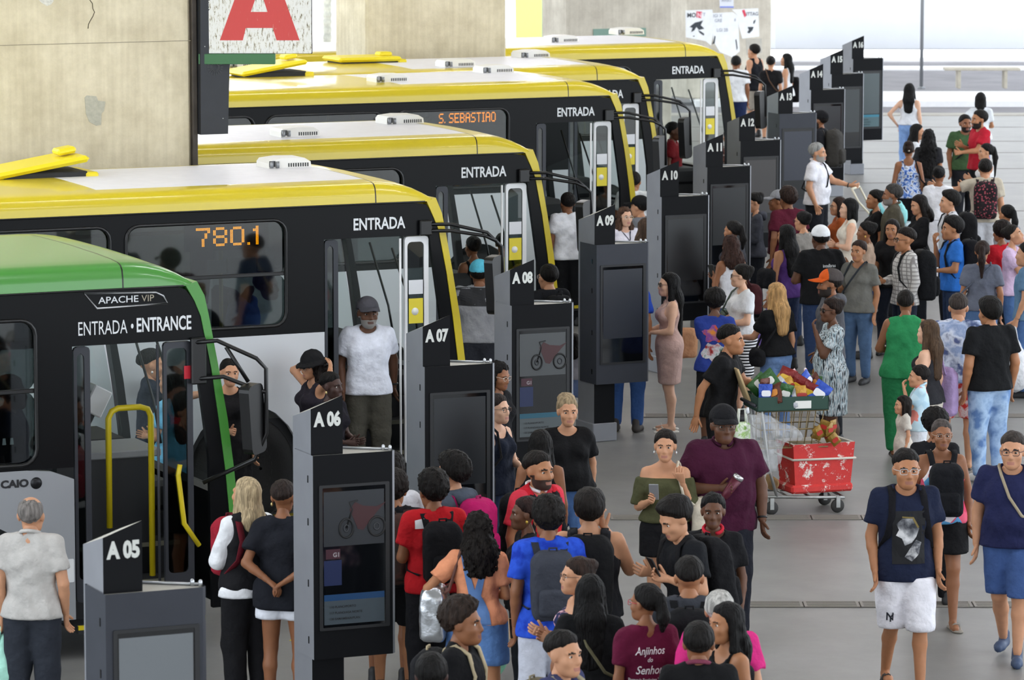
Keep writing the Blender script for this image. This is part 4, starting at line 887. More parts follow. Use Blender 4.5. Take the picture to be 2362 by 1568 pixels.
def person(label, px, py, h=1.66, face=180, sex='f', skin='t', hair='long', hc='#17120f', top=('tee', '#222222'), bot=('trousers', '#22242a'), arms='DD', legs='S', head=(0, 0), lean=0.0, g=1.0, shoes='#2a2a2c', zb=0.0, ex=(), group=None, beard=None, pos=None):
    k = h / 1.7; sit = legs == 'T'; dz = -.42 if sit else 0.0; P = wpos(px, py, zb + h + dz * k) if pos is None else np.array(pos)
    s_px = FPX / P[1]; lod = 0 if s_px > 235 else 1; vb = (.0195 if lod == 0 else .027) / k; vc = (.0165 if lod == 0 else .022) / k; child = h < 1.4; m = sex == 'm'; seed = len(PEOPLE) * 7 + 3; rs = random.Random(seed)
    fa = math.radians(face); rz = fa + PI
    sh = math.tan(math.radians(lean)); hx = sh * .75
    root = empty('person', (P[0] - hx * k * math.sin(fa), P[1] + hx * k * math.cos(fa), zb), rz, label, 'person', group)
    SW = (.174 if m else .154) * (1 + (g - 1) * .5); SZ = 1.385 if m else 1.372; T = lambda v: np.array([v[0], v[1] + sh * max(v[2] - .95, 0), v[2]])
    info = PersonInfo(); info.root = root; info.k = k; info.face = fa; info.sw = SW; info.g = g; info.label = label; info.sh = sh; info.m = m; info.P = P; info.zb = zb
    # ---- skeleton
    J = {}
    for i, s_ in enumerate((-1, 1)):
        a = arms[i] if isinstance(arms, str) else arms[i]; e, w_ = ARM[a] if isinstance(a, str) else a; S = np.array([s_ * SW, -.01, SZ]); E = S + np.array([(e[0] + (g - 1) * .13) * s_, e[1], e[2]]); W_ = E + np.array([w_[0] * s_, w_[1], w_[2]])
        J[s_] = (S, E, W_)
    hipz = .9 + dz; LG = {}
    for s_ in (-1, 1):
        hp = np.array([s_ * .088, 0, hipz]); j = rs.uniform(-.02, .02)
        if sit: kn, an = np.array([s_ * .10, .40, .50]), np.array([s_ * .1, .42, .09])
        elif legs in 'WV':
            fwd = (s_ < 0) == (legs == 'W'); kn, an = (np.array([s_ * .085, .15, .50]), np.array([s_ * .08, .20, .09])) if fwd else (np.array([s_ * .085, .0, .48]), np.array([s_ * .08, -.24, .12]))
        else: kn, an = np.array([s_ * (.1 + abs(j)), .015 + j, .48]), np.array([s_ * (.10 + abs(j)), -.015 + j * 1.5, .085])
        LG[s_] = (hp, kn, an)
    info.J = J; info.LG = LG
    fm = 0 if m else 1; tz = dz
    def torso(f, off, lowz=None, bust=True):
        o = off
        f.cone((-.07, 0, .93 + tz), (.07, 0, .93 + tz), (.098 + .016 * fm) * g + o, (.098 + .016 * fm) * g + o, .05, sy=.92)
        f.cone((0, .008, 1.0 + tz), (0, .008, 1.18 + tz), (.132 if m else .118) * g + o, (.136 if m else .108) * g + o, .05, sy=.76)
        f.cone((-.066, .004, 1.27 + tz), (.066, .004, 1.27 + tz), (.117 if m else .1) * (1 + (g - 1) * .7) + o, (.117 if m else .1) * (1 + (g - 1) * .7) + o, .05, sy=.86)
        for s_ in (-1, 1): f.cone((s_ * .03, -.015, 1.425 + tz), (s_ * SW * .86, -.012, SZ - .012 + tz), .04 + o * .8, .05 + o * .8, .05)
        if g > 1.12: f.ell((0, .06, 1.06 + tz), (.14 * g + o, .10 * g + o, .13), .06)
        if fm and bust and not child:
            for s_ in (-1, 1): f.ell((s_ * .066, .078, 1.255 + tz), (.066 * (1 + (g - 1) * .6) + o, .06 + o, .064 + o), .03)
    info.torso = torso
    tj = {s_: tuple(p + np.array([0, 0, tz]) for p in J[s_]) for s_ in J}; info.tj = tj
    allp = [p for s_ in tj for p in tj[s_]]; ga = 1 + (g - 1) * .7; AR = (.05, .041, .036, .026) if m else (.043, .036, .032, .023); AR = tuple(a * ga for a in AR)
    bare = bot is None or bot[0] in ('shorts', 'minishorts', 'skirt', 'pencil', 'none') or (top and top[0] in ('dress', 'pencildress', 'shirtdress'))
    sandal = shoes is not None and isinstance(shoes, tuple); feet = sandal or shoes is None
    mn = np.min(allp + [np.array([-.2, -.14, (0.0 if bare or feet else .72 + tz)])], 0) - .07; mx = np.max(allp + [np.array([.2, .16, 1.56 + tz])], 0) + .07
    if bare or feet:
        lp = [q for s_ in LG for q in LG[s_]]; mn = np.minimum(mn, np.min(lp, 0) - .09); mx = np.maximum(mx, np.max(lp, 0) + np.array([.09, .2, .0])); mn[2] = -.02
    if sh: mx[1] += sh * .7
    f = Field(mn, mx, vb, sh); torso(f, 0 if top else .004)
    f.cone((0, -.02, 1.40 + tz), (0, .008, 1.52 + tz), .054 if m else .045, .05 if m else .041, .03)
    for s_ in tj:
        S, E, W_ = tj[s_]; f.cone(S, E, AR[0], AR[1], .03); f.cone(E, E + (W_ - E) * .3, AR[1], AR[2] * 1.1, .015); f.cone(E + (W_ - E) * .3, W_, AR[2] * 1.1, AR[3], .015)
    if bare or feet:
        for s_ in LG:
            hp, kn, an = LG[s_]; lr = .082 * g + (.008 if fm else 0); mid = kn + (an - kn) * .32 + np.array([0, -.02, 0])
            f.cone(hp, kn, lr, .054 * ga, .02); f.cone(kn, mid, .05 * ga, .053 * ga, .02); f.cone(mid, an, .051 * ga, .034, .02)
            if feet: f.cone(an + np.array([0, -.03, -.045]), an + np.array([0, .10, -.06]), .034, .03, .02); f.cone(an + np.array([0, .08, -.062]), an + np.array([0, .15, -.066]), .036, .024, .015, sx=1.2)
    V, F = f.mesh(); parts = [(V * k, F, 0)]
    # ---- head
    fmz = not m and not child
    hs = 1.22 if child else (1.12 if m else 1.03); V, F, mi, ev, cen = head_parts('m' if m else 'f', lod); mi = mi.copy()
    if beard: 
        bz = (cen[:, 2] < -.045 - np.maximum(0, .03 - np.abs(cen[:, 0])) * .35) & (cen[:, 1] > -.01) & (mi != 3) | ((np.abs(cen[:, 0]) < .03) & (np.abs(cen[:, 2] + .052) < .006) & (cen[:, 1] > .07)) | ((np.abs(cen[:, 0]) > .045) & (cen[:, 2] < -.02) & (cen[:, 1] > .0) & (cen[:, 1] < .03)); mi[bz] = 5
    yaw, pit = head; HM = np.array((Matrix.Rotation(math.radians(-yaw), 3, 'Z') @ Matrix.Rotation(math.radians(pit), 3, 'X'))); HC = T((0, .018, 1.585 if fmz else (1.572 if not child else 1.565))) + np.array([0, 0, tz])
    info.HM, info.HC, info.hs = HM, HC, hs
    def hd(v): return (np.asarray(v) * hs @ HM.T + HC) * k
    parts.append((hd(V), F, mi)); parts += [(hd(v), q, mm) for v, q, mm in ev]
    # ---- hands
    info.hands = {}
    for i, s_ in enumerate((-1, 1)):
        S, E, W_ = tj[s_]; S, E, W_ = T(S), T(E), T(W_); a = arms[i] if isinstance(arms[i], str) else 'P'; d = (W_ - E) / np.linalg.norm(W_ - E)
        if a in 'PpFGA': d = d * .8 + np.array([0, .3, .05])
        th = np.array([0, 1, .15]) if a in 'DdwWBH' else (np.array([-s_ * .4, .1, 1.0]) if a not in 'SC' else np.array([-s_, .0, .3])); curl = {'D': .35, 'd': .45, 'w': .35, 'W': .35, 'C': .7, 'U': .6}.get(a, .75)
        for v, q in hand_parts(W_, d, th, curl, 1.0 if m else .92, s_): parts.append((v * k, q, 0))
        info.hands[s_] = (W_ + d / np.linalg.norm(d) * .085, d / np.linalg.norm(d))
    sk = mat(SKIN[skin], .5, spec=.35, noise=.06, nscale=18); hm = mat(hc, .6, spec=.18, noise=.5, nscale=45, bump=.9, bscale=70, stretch=(1, 1, .12), bdist=.03)
    lipc = {'l': '#c08478', 'm': '#ac7161', 't': '#95604f', 'b': '#7a4a3c', 'd': '#58362c', 'k': '#432b27'}[skin]
    me = npmesh('body', parts, [sk, mat('#e2dcd4', .3), mat('#1c120d', .2), mat(lipc, .45), mat('#1a1310' if hc not in ('#9a9a98', '#c9c8c4') else '#6a6664', .8), mat(beard or '#1a1310', .85)])
    body = link('body', me, root)
    # ---- hair
    if hair:
        V, F = hair_parts(hair, lod); o = link('hair', npmesh('hair', [(hd(V), F, 0)], [hm]), root)
    # ---- clothes
    def build(f, name, m_): V, F = f.mesh(); return link(name, npmesh(name, [(V * k, F, 0)], [cloth(m_)]), root)
    hemtop = 2.0
    if top:
        kind, col = top[:2]; op = dict(top[2]) if len(top) > 2 else {}; dress = kind in ('dress', 'pencildress', 'shirtdress'); off = op.get('off', .017 if fm else .023); hem = op.get('hem', .86) + tz; long_ = kind in ('long', 'hoodie', 'jacket'); bl = kind in ('tank', 'strappy', 'sleeveless', 'pencildress', 'vest')
        if dress: hem = op.get('hem', .5)
        hemtop = hem
        frac = op.get('sleeve', 1.0 if long_ else .68)
        pts = [np.array([-.28 * max(1, g), -.2, hem - .03]), np.array([.28 * max(1, g), .24, 1.5 + tz])]
        if not bl:
            for s_ in tj:
                S, E, W_ = tj[s_]; pts += [S, S + (E - S) * frac] + ([E, W_] if long_ else [])
        mn = np.min(pts, 0) - .075; mx = np.max(pts, 0) + .075
        if sh: mx[1] += sh * .6
        f = Field(mn, mx, vc, sh); torso(f, off)
        if not dress: f.cone((0, .008, 1.2 + tz), (0, .008, hem), (.142 if m else .12) * g + off, (.152 if m else .146) * g + off, .05, sy=.72); tk = op.get('tuck') or hem > .96; f.cone((-.066, -.004, max(hem - .04, .8 + tz)), (.066, -.004, max(hem - .04, .8 + tz)), *([(.1 + .016 * fm) * g + (.012 if tk else .036)] * 2), .09, sy=.95)
        else:
            r2 = op.get('flare', .19); f.cone((0, 0, .93), (0, 0, hem), .16 * g + off, r2, .05, sy=.82)
            for s_ in LG: f.cone(LG[s_][0], LG[s_][1], .096 * g + off * .6, .075 + off, .04)
        if not bl:
            for s_ in tj:
                S, E, W_ = tj[s_]; d = (E - S) / np.linalg.norm(E - S)
                if long_: f.cone(S, E, .06 * ga + off * .4, .052 * ga + off * .4, .025); f.cone(E, W_, .052 * ga + off * .4, .038 * ga + off * .3, .02, clip=(W_ - (W_ - E) / np.linalg.norm(W_ - E) * .01, (W_ - E) / np.linalg.norm(W_ - E)))
                else: q = S + (E - S) * frac; f.cone(S, S + (E - S) * min(1, frac + .15), .058 * ga + off * .4, (.06 if not m else .066) * ga + off * .5, .025, clip=(q, d))
        f.ripple(op.get('fold', .0058), 26, seed); f.half((0, 0, -1), -hem)
        nk = op.get('neck', .085 if m else .095)
        if kind in ('tank', 'strappy', 'pencildress', 'sleeveless', 'vest'):
            r_ = {'tank': .085, 'strappy': .10, 'pencildress': .09, 'sleeveless': .055, 'vest': .055}[kind]
            for s_ in (-1, 1): f.cut((s_ * (SW + .03), 0, SZ - .02 + tz), r_, sc=(1, 1.6, 1.35))
            f.cut((0, .05, 1.46 + tz), .11 if kind in ('tank', 'strappy', 'pencildress') else .085, sc=(1, 1.1, 1.15 if kind != 'strappy' else 1.35))
            if kind in ('strappy', 'tank'): f.cut((0, -.09, 1.43 + tz), .085)
        elif kind == 'off': f.half((0, 0, 1), 1.335 + tz)
        else: f.cut((0, .03, 1.475 + tz), nk, sc=(1, 1.05, 1))
        nm = {'tee': 't_shirt', 'polo': 'polo_shirt', 'tank': 'tank_top', 'strappy': 'strappy_top', 'long': 'long_sleeved_shirt', 'hoodie': 'hoodie', 'off': 'off_shoulder_top', 'sleeveless': 'sleeveless_top', 'vest': 'vest', 'shirt': 'shirt', 'jacket': 'jacket'}.get(kind, 'dress')
        info.top = build(f, nm, col); info.topmat = col
        if kind in ('polo', 'shirt', 'jacket') or op.get('collar'):
            mb = MB(); ring = [T((.068 * math.cos(a), -.012 + .072 * math.sin(a), 1.455 + tz - .028 * math.sin(a))) * k for a in np.linspace(.62 * PI - .0, 2.38 * PI, 16)]; mb.tube(ring, .014 * k, 6); mb.build('collar', cloth(op.get('collar', col)), info.top)
        if kind == 'hoodie':
            ff = Field((-.16, -.2, 1.3 + tz), (.16, .08, 1.52 + tz), vc, sh); ff.ell((0, -.105, 1.405 + tz), (.105, .055, .07), .02); ff.cone((-.085, -.05, 1.44 + tz), (.085, -.05, 1.44 + tz), .03, .03, .04); ff.cut((0, .01, 1.49 + tz), .062)
            V, F = ff.mesh(); link('hood', npmesh('hood', [(V * k, F, 0)], [cloth(op.get('hood', col))]), info.top)
        if op.get('strap'): pass
    if bot and bot[0] != 'none':
        kind, col = bot[:2]; op = dict(bot[2]) if len(bot) > 2 else {}; off = op.get('off', {'jeans': .008, 'leggings': .005, 'shorts': .014}.get(kind, .02)); hem = op.get('hem', {'shorts': .5, 'minishorts': .68, 'skirt': .5, 'pencil': .5, 'longskirt': .12}.get(kind, .06)); wst = 1.0 + tz
        if top and top[0] not in ('dress',) and not (len(top) > 2 and top[2].get('tuck')): wst = min(wst, hemtop + .03)
        lp = [q for s_ in LG for q in LG[s_]]; mn = np.min(lp + [np.array([-.2 * g, -.17, hem])], 0) - .12; mx = np.max(lp + [np.array([.2 * g, .17, wst])], 0) + .12; mn[2] = max(hem - .04, -.02) if not sit else -.02
        f = Field(mn, mx, vc * 1.5); f.cone((-.068, -.006, .92 + tz), (.068, -.006, .92 + tz), (.1 + .016 * fm) * g + off, (.1 + .016 * fm) * g + off, .04, sy=.95); f.cone((0, 0, .95 + tz), (0, 0, 1.0 + tz), .125 * g + off, .12 * g + off, .04, sy=.8)
        if kind in ('skirt', 'longskirt', 'pencil'): f.cone((0, 0, .92), (0, 0, hem), .15 * g + off, {'skirt': .21, 'longskirt': .2, 'pencil': .145}[kind] * g, .05, sy=.8); [f.cone(LG[s_][0], LG[s_][1], .094 * g + off * .5, .07 + off * .5, .04) for s_ in LG]
        else:
            for s_ in LG:
                hp, kn, an = LG[s_]; a0, a1, a2 = {'jeans': (.094, .064, .05), 'leggings': (.088, .058, .042), 'shorts': (.1, .08, .08), 'minishorts': (.1, .1, .1)}.get(kind, (.098, .078, .068)); f.cone(hp, kn, a0 * g + off, a1 * ga + off * .8, .02)
                if kind not in ('shorts', 'minishorts'): f.cone(kn, an + np.array([0, 0, -.03]), a1 * ga + off * .7, a2 + off * .5, .02)
        f.ripple(op.get('fold', .004), 24, seed + 1); f.half((0, 0, -1), -hem); f.half((0, 0, 1), wst)
        nm = {'jeans': 'jeans', 'shorts': 'shorts', 'minishorts': 'shorts', 'longskirt': 'skirt', 'pencil': 'skirt', 'skirt': 'skirt', 'leggings': 'leggings'}.get(kind, 'trousers'); info.bot = build(f, nm, col)
    if shoes is not None:
        kind, col = shoes if sandal else ('shoe', shoes); V, F = shoe_parts('sandal' if sandal else 'shoe')
        for s_ in LG:
            an = LG[s_][2]; a = -s_ * .12; R = np.array([[math.cos(a), -math.sin(a), 0], [math.sin(a), math.cos(a), 0], [0, 0, 1]]); v = (V @ R.T + np.array([an[0], an[1] + .005, an[2] - .09])) * k
            link('sandal' if sandal else 'shoe', npmesh('shoe', [(v, F, 0)], [mat(col, .6)]), root)
    info.hd = hd; info.T = T; info.tz = tz; info.lod = lod
    for e in ex: EXTRA[e[0]](info, *e[1:])
    PEOPLE.append(info); return info
# ------------------------------------------------------------------ what people wear on the head
def pt(info, v): return Vector(np.array(v) * info.k)
def x_cap(info, col, back=False, brim=None, top2=None):
    f = Field((-.13, -.15, -.02), (.13, .25, .17), .011); f.ell((0, -.018, .047), (.092, .113, .095), .01); f.half((0, .1, -1), -.036)
    V, F = f.mesh(); c = V[F].mean(1); mi = np.zeros(len(F), int)
    if top2: mi[c[:, 1] > .02] = 1
    if back: V = V * np.array([-1, -1, 1]) + np.array([0, -.036, 0])
    o = link('cap', npmesh('cap', [(info.hd(V), F, mi)], [cloth(col), cloth(top2 or col)]), info.root)
    mb = MB(); rings = []
    for r_, z in ((0, .0), (1, -.008)):
        pass
    vs_ = []; fs_ = []; n_ = 9
    for i in range(n_):
        a = -1.15 + 2.3 * i / (n_ - 1)
        for dz_ in (0, .006):
            vs_.append((.093 * math.sin(a), -.012 + .108 * math.cos(a), .048 + dz_)); vs_.append((.088 * math.sin(a), .0 + .108 * math.cos(a) + .085 * math.cos(a * .9),   .036 + dz_ - .018 * abs(math.sin(a))))
    for i in range(n_ - 1):
        b = i * 4; fs_ += [(b, b + 4, b + 5, b + 1), (b + 2, b + 3, b + 7, b + 6), (b + 1, b + 5, b + 7, b + 3)]
    vs_ = np.array(vs_); vs_ = vs_ * np.array([-1, -1, 1]) + np.array([0, -.036, 0]) if back else vs_
    link('visor', npmesh('visor', [(info.hd(vs_), np.array(fs_), 0)], [cloth(brim or top2 or col)]), o)
def x_hat(info, col):
    f = Field((-.2, -.22, -.06), (.2, .2, .19), .011); f.ell((0, -.018, .05), (.095, .115, .1), .01); f.half((0, 0, -1), -.02); f.cone((0, -.018, .03), (0, -.018, .028), .001, .001, .001)
    X, Y, Z = f.xyz((slice(None),) * 3); r = np.sqrt((X / .9) ** 2 + (Y + .018) ** 2); d = np.maximum(np.abs(Z - .045 + (r - .1) * .45) - .01, r - .165); f.D = np.minimum(f.D, d.astype(np.float32)); f.ripple(.002, 60, 2); V, F = f.mesh()
    link('bucket_hat', npmesh('bucket_hat', [(info.hd(V), F, 0)], [cloth(col)]), info.root)
def x_glasses(info, col='#20201f', dark=False):
    mb = MB()
    for s_ in (-1, 1):
        ring = rrect(-.024, .024, -.018, .017, .012, 3); mb.tube([info.hd((s_ * .033 + x, .093, z + .001)) for x, z in ring], .0022 * info.k * (1.6 if info.lod else 1), 5, closed=True); mb.tube([info.hd((s_ * .056, .092, .006)), info.hd((s_ * .08, .05, .008)), info.hd((s_ * .082, -.01, .006))], .0022 * info.k, 4)
        if dark: mb.add([info.hd((s_ * .033 + x, .0935, z)) for x, z in ring], [tuple(range(len(ring)))])
    mb.tube([info.hd((-.01, .096, .006)), info.hd((.01, .096, .006))], .0022 * info.k, 4); mb.build('sunglasses' if dark else 'glasses', mat(col, .25), info.root)
def x_earring(info, col='#d8c58a'):
    for s_ in (-1, 1): MB().lathe([(.002, -.03), (.009, -.02), (.009, -.008), (.002, 0)], 8, M=Matrix.Translation(Vector(info.hd((s_ * .083, -.006, -.036))))).build('earring', mat(col, .3, .8), info.root)
def x_clip(info, col, p=(0, -.12, .03), r=.022):
    f = Field((-.06, -.06, -.06), (.06, .06, .06), .01); f.ell((0, 0, 0), (r * 1.5, r, r), .01); V, F = f.mesh(); link('hair_clip', npmesh('hair_clip', [(info.hd(V + np.array(p)), F, 0)], [mat(col, .4)]), info.root)
def x_watch(info, side, col='#1a1a1c'):
    S, E, W_ = info.tj[side]; d = W_ - E; d = d / np.linalg.norm(d); p = info.T(W_ - d * .02); u = np.cross(d, (0, 0, 1.0) if abs(d[2]) < .9 else (1.0, 0, 0)); u /= np.linalg.norm(u); v = np.cross(d, u)
    MB().tube([pt(info, p + .03 * (u * math.cos(a) + v * math.sin(a))) for a in np.linspace(0, 2 * PI, 13)[:-1]], .009 * info.k, 5, closed=True).build('wristwatch', mat(col, .4), info.root)
def front_point(info, x, z, side=1, off=.004):
    """point on the shirt's front (side=1) or back (-1) by casting a ray in the person's own frame"""
    k = info.k; o = info.top; hit, loc, nor, _ = o.ray_cast(Vector((x * k, side * .8, z * k)), Vector((0, -side, 0)))
    y = loc.y if hit else side * .13 * k; return Vector((x * k, y + side * off, z * k))
def x_words(info, s, x, z, size, col, side=-1, bold=.015, xs=.9, width=None, shear=0.0):
    sg = 1 if side < 0 else -1
    w0 = width or text_mesh(s, bold, xs, shear)[0][:, 0].max() * size
    lettering('shirt_print', s, size, mat(col, .7), info.top, lambda a, c: front_point(info, sg * (a - w0 / 2) + x, z + c, side), bold, xs, shear, width)
def x_print(info, poly, col, side=1, off=.003, sub=3, name='shirt_print'):
    """flat print following the cloth: poly in (x,z)"""
    tri = tessellate_polygon([[Vector((x, z, 0)) for x, z in poly]]); T_ = [[poly[i] for i in t] for t in tri]
    for _ in range(sub): T_ = [t for a, b, c in T_ for ab, bc, ca in [(((a[0] + b[0]) / 2, (a[1] + b[1]) / 2), ((b[0] + c[0]) / 2, (b[1] + c[1]) / 2), ((c[0] + a[0]) / 2, (c[1] + a[1]) / 2))] for t in ((a, ab, ca), (ab, b, bc), (ca, bc, c), (ab, bc, ca))]
    V = [front_point(info, x, z, side, off) for t in T_ for x, z in t]; me = bpy.data.meshes.new(name); me.from_pydata(V, [], [(3 * i, 3 * i + 1, 3 * i + 2) for i in range(len(T_))]); me.materials.append(mat(col, .8) if isinstance(col, str) else col); link(name, me, info.top)
# ------------------------------------------------------------------ what people carry (things of their own)
def place(info, name, label, cat, group=None):
    o = empty(name, info.root.location, info.root.rotation_euler[2], label, cat, group); return o
def soft(name, f, m_, parent, k=1.0, T=None):
    V, F = f.mesh(); V = V * k
    if T is not None: V = np.array([T(v) for v in V])
    return link(name, npmesh(name, [(V, F, 0)], [cloth(m_)]), parent)
def x_pack(info, label, col, front=False, size=1.0, strap=None, pat=None, low=0.0):
    sg = 1 if front else -1; k = info.k; o = place(info, 'backpack', label, 'backpack'); s = size; bust = .05 if (not info.m and front) else 0; bk = (.135 * (1 + (info.g - 1)) + bust) if front else .118 * info.g; tz = info.tz
    yc = sg * (bk + .085 * s); zc = 1.17 - low + tz; v = .02 if info.lod == 0 else .027
    f = Field((-.24 * s, yc - .15, zc - .32 * s), (.24 * s, yc + .15, zc + .32 * s), v, info.sh); f.box((0, yc, zc - .02 * s), (.09 * s, .035 * s, .16 * s), .05 * s, .04); f.box((0, yc - sg * .02, zc + .08 * s), (.065 * s, .02 * s, .1 * s), .05 * s, .06); f.ripple(.003, 40, 5)
    soft('pack_body', f, pat or col, o, k)
    yp = yc + sg * .085 * s; f = Field((-.2 * s, yp - .1, zc - .3 * s), (.2 * s, yp + .1, zc + .1 * s), v, info.sh); f.box((0, yp - sg * .005, zc - .1 * s), (.07 * s, .012 * s, .06 * s), .035 * s, .02); soft('front_pocket', f, pat or col, o, k)
    mb = MB(); mb.tube([pt(info, info.T((x, yc, zc + .2 * s + z))) for x, z in ((-.03, 0), (-.025, .05), (.025, .05), (.03, 0))], .008 * k, 5); mb.build('top_loop', cloth(strap or col), o)
    for s_ in (-1, 1):
        x = s_ * .1; fr = .118 * info.g + (.035 if not info.m else .0); P_ = [(x * .8, sg * .1, 1.33 + tz), (x, sg * .07, 1.43 + tz), (x * 1.05, 0, 1.455 + tz), (x * 1.1, -sg * .085, 1.40 + tz), (x * 1.2, -sg * (fr + .01), 1.27 + tz), (x * 1.45, -sg * fr * .95, 1.13 + tz), (x * 1.75, -sg * .02, 1.02 + tz), (x * 1.3, sg * .1, 1.0 + tz)]
        mb = MB(); Q = [info.T(np.array(p)) * k for p in P_]; w_ = .024 * k; vs_ = []
        for i, q in enumerate(Q):
            t = Q[min(i + 1, len(Q) - 1)] - Q[max(i - 1, 0)]; t /= np.linalg.norm(t) + 1e-9; ax = np.array([1.0, 0, 0]); ax -= t * (ax @ t); ax /= np.linalg.norm(ax); nn = np.cross(t, ax)
            for a, b in ((-1, -1), (1, -1), (1, 1), (-1, 1)): vs_.append(q + ax * w_ * a + nn * .005 * b)
        fs_ = [(i * 4 + j, i * 4 + (j + 1) % 4, (i + 1) * 4 + (j + 1) % 4, (i + 1) * 4 + j) for i in range(len(Q) - 1) for j in range(4)]; mb.add(vs_, fs_, 0, True); mb.build('shoulder_strap', cloth(strap or col), o)
    return o
def x_bag(info, label, col, side=1, w=.17, h=.2, d=.06, z=.92, y=0.0, strap=True, strapc=None, cross=False, name='handbag', soft_=.02):
    k = info.k; o = place(info, name, label, 'bag'); X = side * (.2 * info.g + d + .03); tz = info.tz
    f = Field((X - d - .07, y - w - .08, z - h - .08), (X + d + .07, y + w + .08, z + h + .08), .021); f.box((X, y, z - h * .12), (max(d - .035, .008), w - .05, h * .88 - .05), .045, .04); f.box((X, y, z), (max(d - .045, .005), w * .85 - .05, h - .05), .04, .05); f.ripple(.004, 35, 4)
    soft('bag_body', f, col, o, k)
    if strap:
        sx = (-side if cross else side); P_ = [(X, y - w * .4, z + h * .5), (side * .19, -.1, 1.15 + tz), (sx * .11, -.07, 1.43 + tz), (sx * .1, .0, 1.46 + tz), (sx * .1, .08, 1.40 + tz), (side * .16 if not cross else side * .02, .135 + (.03 if not info.m else 0), 1.2 + tz), (X, y + w * .4, z + h * .5)]
        mb = MB(); mb.tube([pt(info, info.T(np.array(p))) for p in P_], .012 * k, 5); mb.build('bag_strap', cloth(strapc or (col if isinstance(col, str) else '#202022')), o)
    return o
def x_strap(info, col, side=1):
    """cross-body strap"""
    k = info.k; fr = .15 * info.g + (.03 if not info.m else 0); P_ = [(-side * .1, .02, 1.46), (-side * .07, .1, 1.40), (0, fr * .98, 1.25), (side * .09, fr, 1.12), (side * .185 * info.g, .03, .98), (side * .1, -.15 * info.g, 1.08), (-side * .02, -.14, 1.25), (-side * .08, -.085, 1.42), (-side * .1, -.0, 1.465)]
    MB().tube([pt(info, info.T(np.array(p))) for p in P_], .012 * k, 5).build('cross_strap', cloth(col), info.root)
def x_plastic(info, label, col, side=1, drop=.0, size=1.0, clear=False, name='plastic_bag'):
    """shopping bag hanging from a hand"""
    hnd, d = info.hands[side]; k = info.k; o = place(info, name, label, 'bag'); c = np.array(hnd); s = size
    f = Field(c + np.array([-.2, -.2, -.5]) * s, c + np.array([.2, .2, .06]) * s, .02); f.ell(c + np.array([0, 0, -.3 * s]), (.11 * s, .13 * s, .15 * s), .03); f.cone(c + np.array([0, 0, -.2 * s]), c + np.array([0, 0, -.07 * s]), .09 * s, .03 * s, .04); f.ripple(.006, 38, 9); soft('bag_body', f, col, o, k)
    mb = MB(); mb.tube([pt(info, c + np.array(q) * s) for q in ((-.02, -.04, -.1), (-.01, -.02, 0), (0, .0, .015), (.01, .02, 0), (.02, .04, -.1))], .008 * k, 5); mb.build('bag_handle', cloth(col), o); return o
def x_phone(info, side, label, col='#1c1d20', tilt=.5):
    hnd, d = info.hands[side]; k = info.k; o = place(info, 'mobile_phone', label, 'phone'); c = np.array(hnd) + np.array([0, .0, .03]); M = Matrix.Translation(Vector(c * k)) @ Matrix.Rotation(-tilt, 4, 'X')
    MB().bbox(-.037, .037, -.005, .005, -.04, .11, .003, M=M).build('phone_case', mat(col, .3), o); MB().box(-.033, .033, -.0062, -.005, -.035, .105, M=M).build('phone_screen', mat('#0c0d10', .08), o); return o
def x_vest(info, col, hem=.86, off=.036, open_=False, name='vest'):
    g = info.g; m = info.m; f = Field((-.3 * max(1, g), -.22, hem - .04), (.3 * max(1, g), .26, 1.53), .0165, info.sh); SW = info.sw; SZ = 1.385 if m else 1.372
    info.torso(f, off); f.cone((0, .008, 1.2), (0, .008, hem), (.142 if m else .125) * g + off, (.152 if m else .148) * g + off, .05, sy=.72); f.half((0, 0, -1), -hem)
    for s_ in (-1, 1): f.cut((s_ * (SW + .055), 0, SZ - .03), .075, sc=(1, 1.8, 1.6))
    f.cut((0, .06, 1.47), .10, sc=(.9, 1.1, 1.5)); V, F = f.mesh(); o = link(name, npmesh(name, [(V * info.k, F, 0)], [cloth(col)]), info.root); info.under = info.top; info.top = o
EXTRA = {'vest': x_vest, 'cap': x_cap, 'hat': x_hat, 'glasses': x_glasses, 'earring': x_earring, 'clip': x_clip, 'watch': x_watch, 'words': x_words, 'print': x_print, 'pack': x_pack, 'bag': x_bag, 'strap': x_strap, 'plastic': x_plastic, 'phone': x_phone}
# ================================================================== the crowd
p = person; BLK = '#141416'; JN = '#4d6c9c'; DJ = '#2b3a57'
# ---- foreground, by the first totems
p('man in light grey polo shirt seen from behind, beside totem A 05', 70, 1148, 1.70, 172, 'm', 'm', 'bald', '#77726e', top=('polo', '#b7b4b0'), bot=('trousers', '#2b2f37'), arms='Dd', ex=(('plastic', 'pale mint plastic bag hanging beside the man in grey polo', '#a6dccb', -1, 0, 1.1),))
p('blonde woman in black vest over white shirt, hugging a red backpack', 568, 1105, 1.67, -148, 'f', 'm', 'long:.3', '#b39f7e', top=('long', '#eef0f4', {'hem': .84}), bot=('trousers', '#17171a'), arms='XX', head=(-15, 8), ex=(('vest', '#1b1b1e', .87), ('pack', 'red backpack hugged to the chest of the woman in black vest', '#9c2233', True, .95, '#5c1420')))
p('person in black t-shirt and white shorts, hands behind the back, near totem A 06', 652, 1112, 1.68, 168, 'f', 'b', 'fade', '#2a201c', top=('tee', '#1b1d24', {'hem': .78, 'off': .03}), bot=('minishorts', '#e6e9f2', {'hem': .70}), arms='BB', ex=(('earring',),))
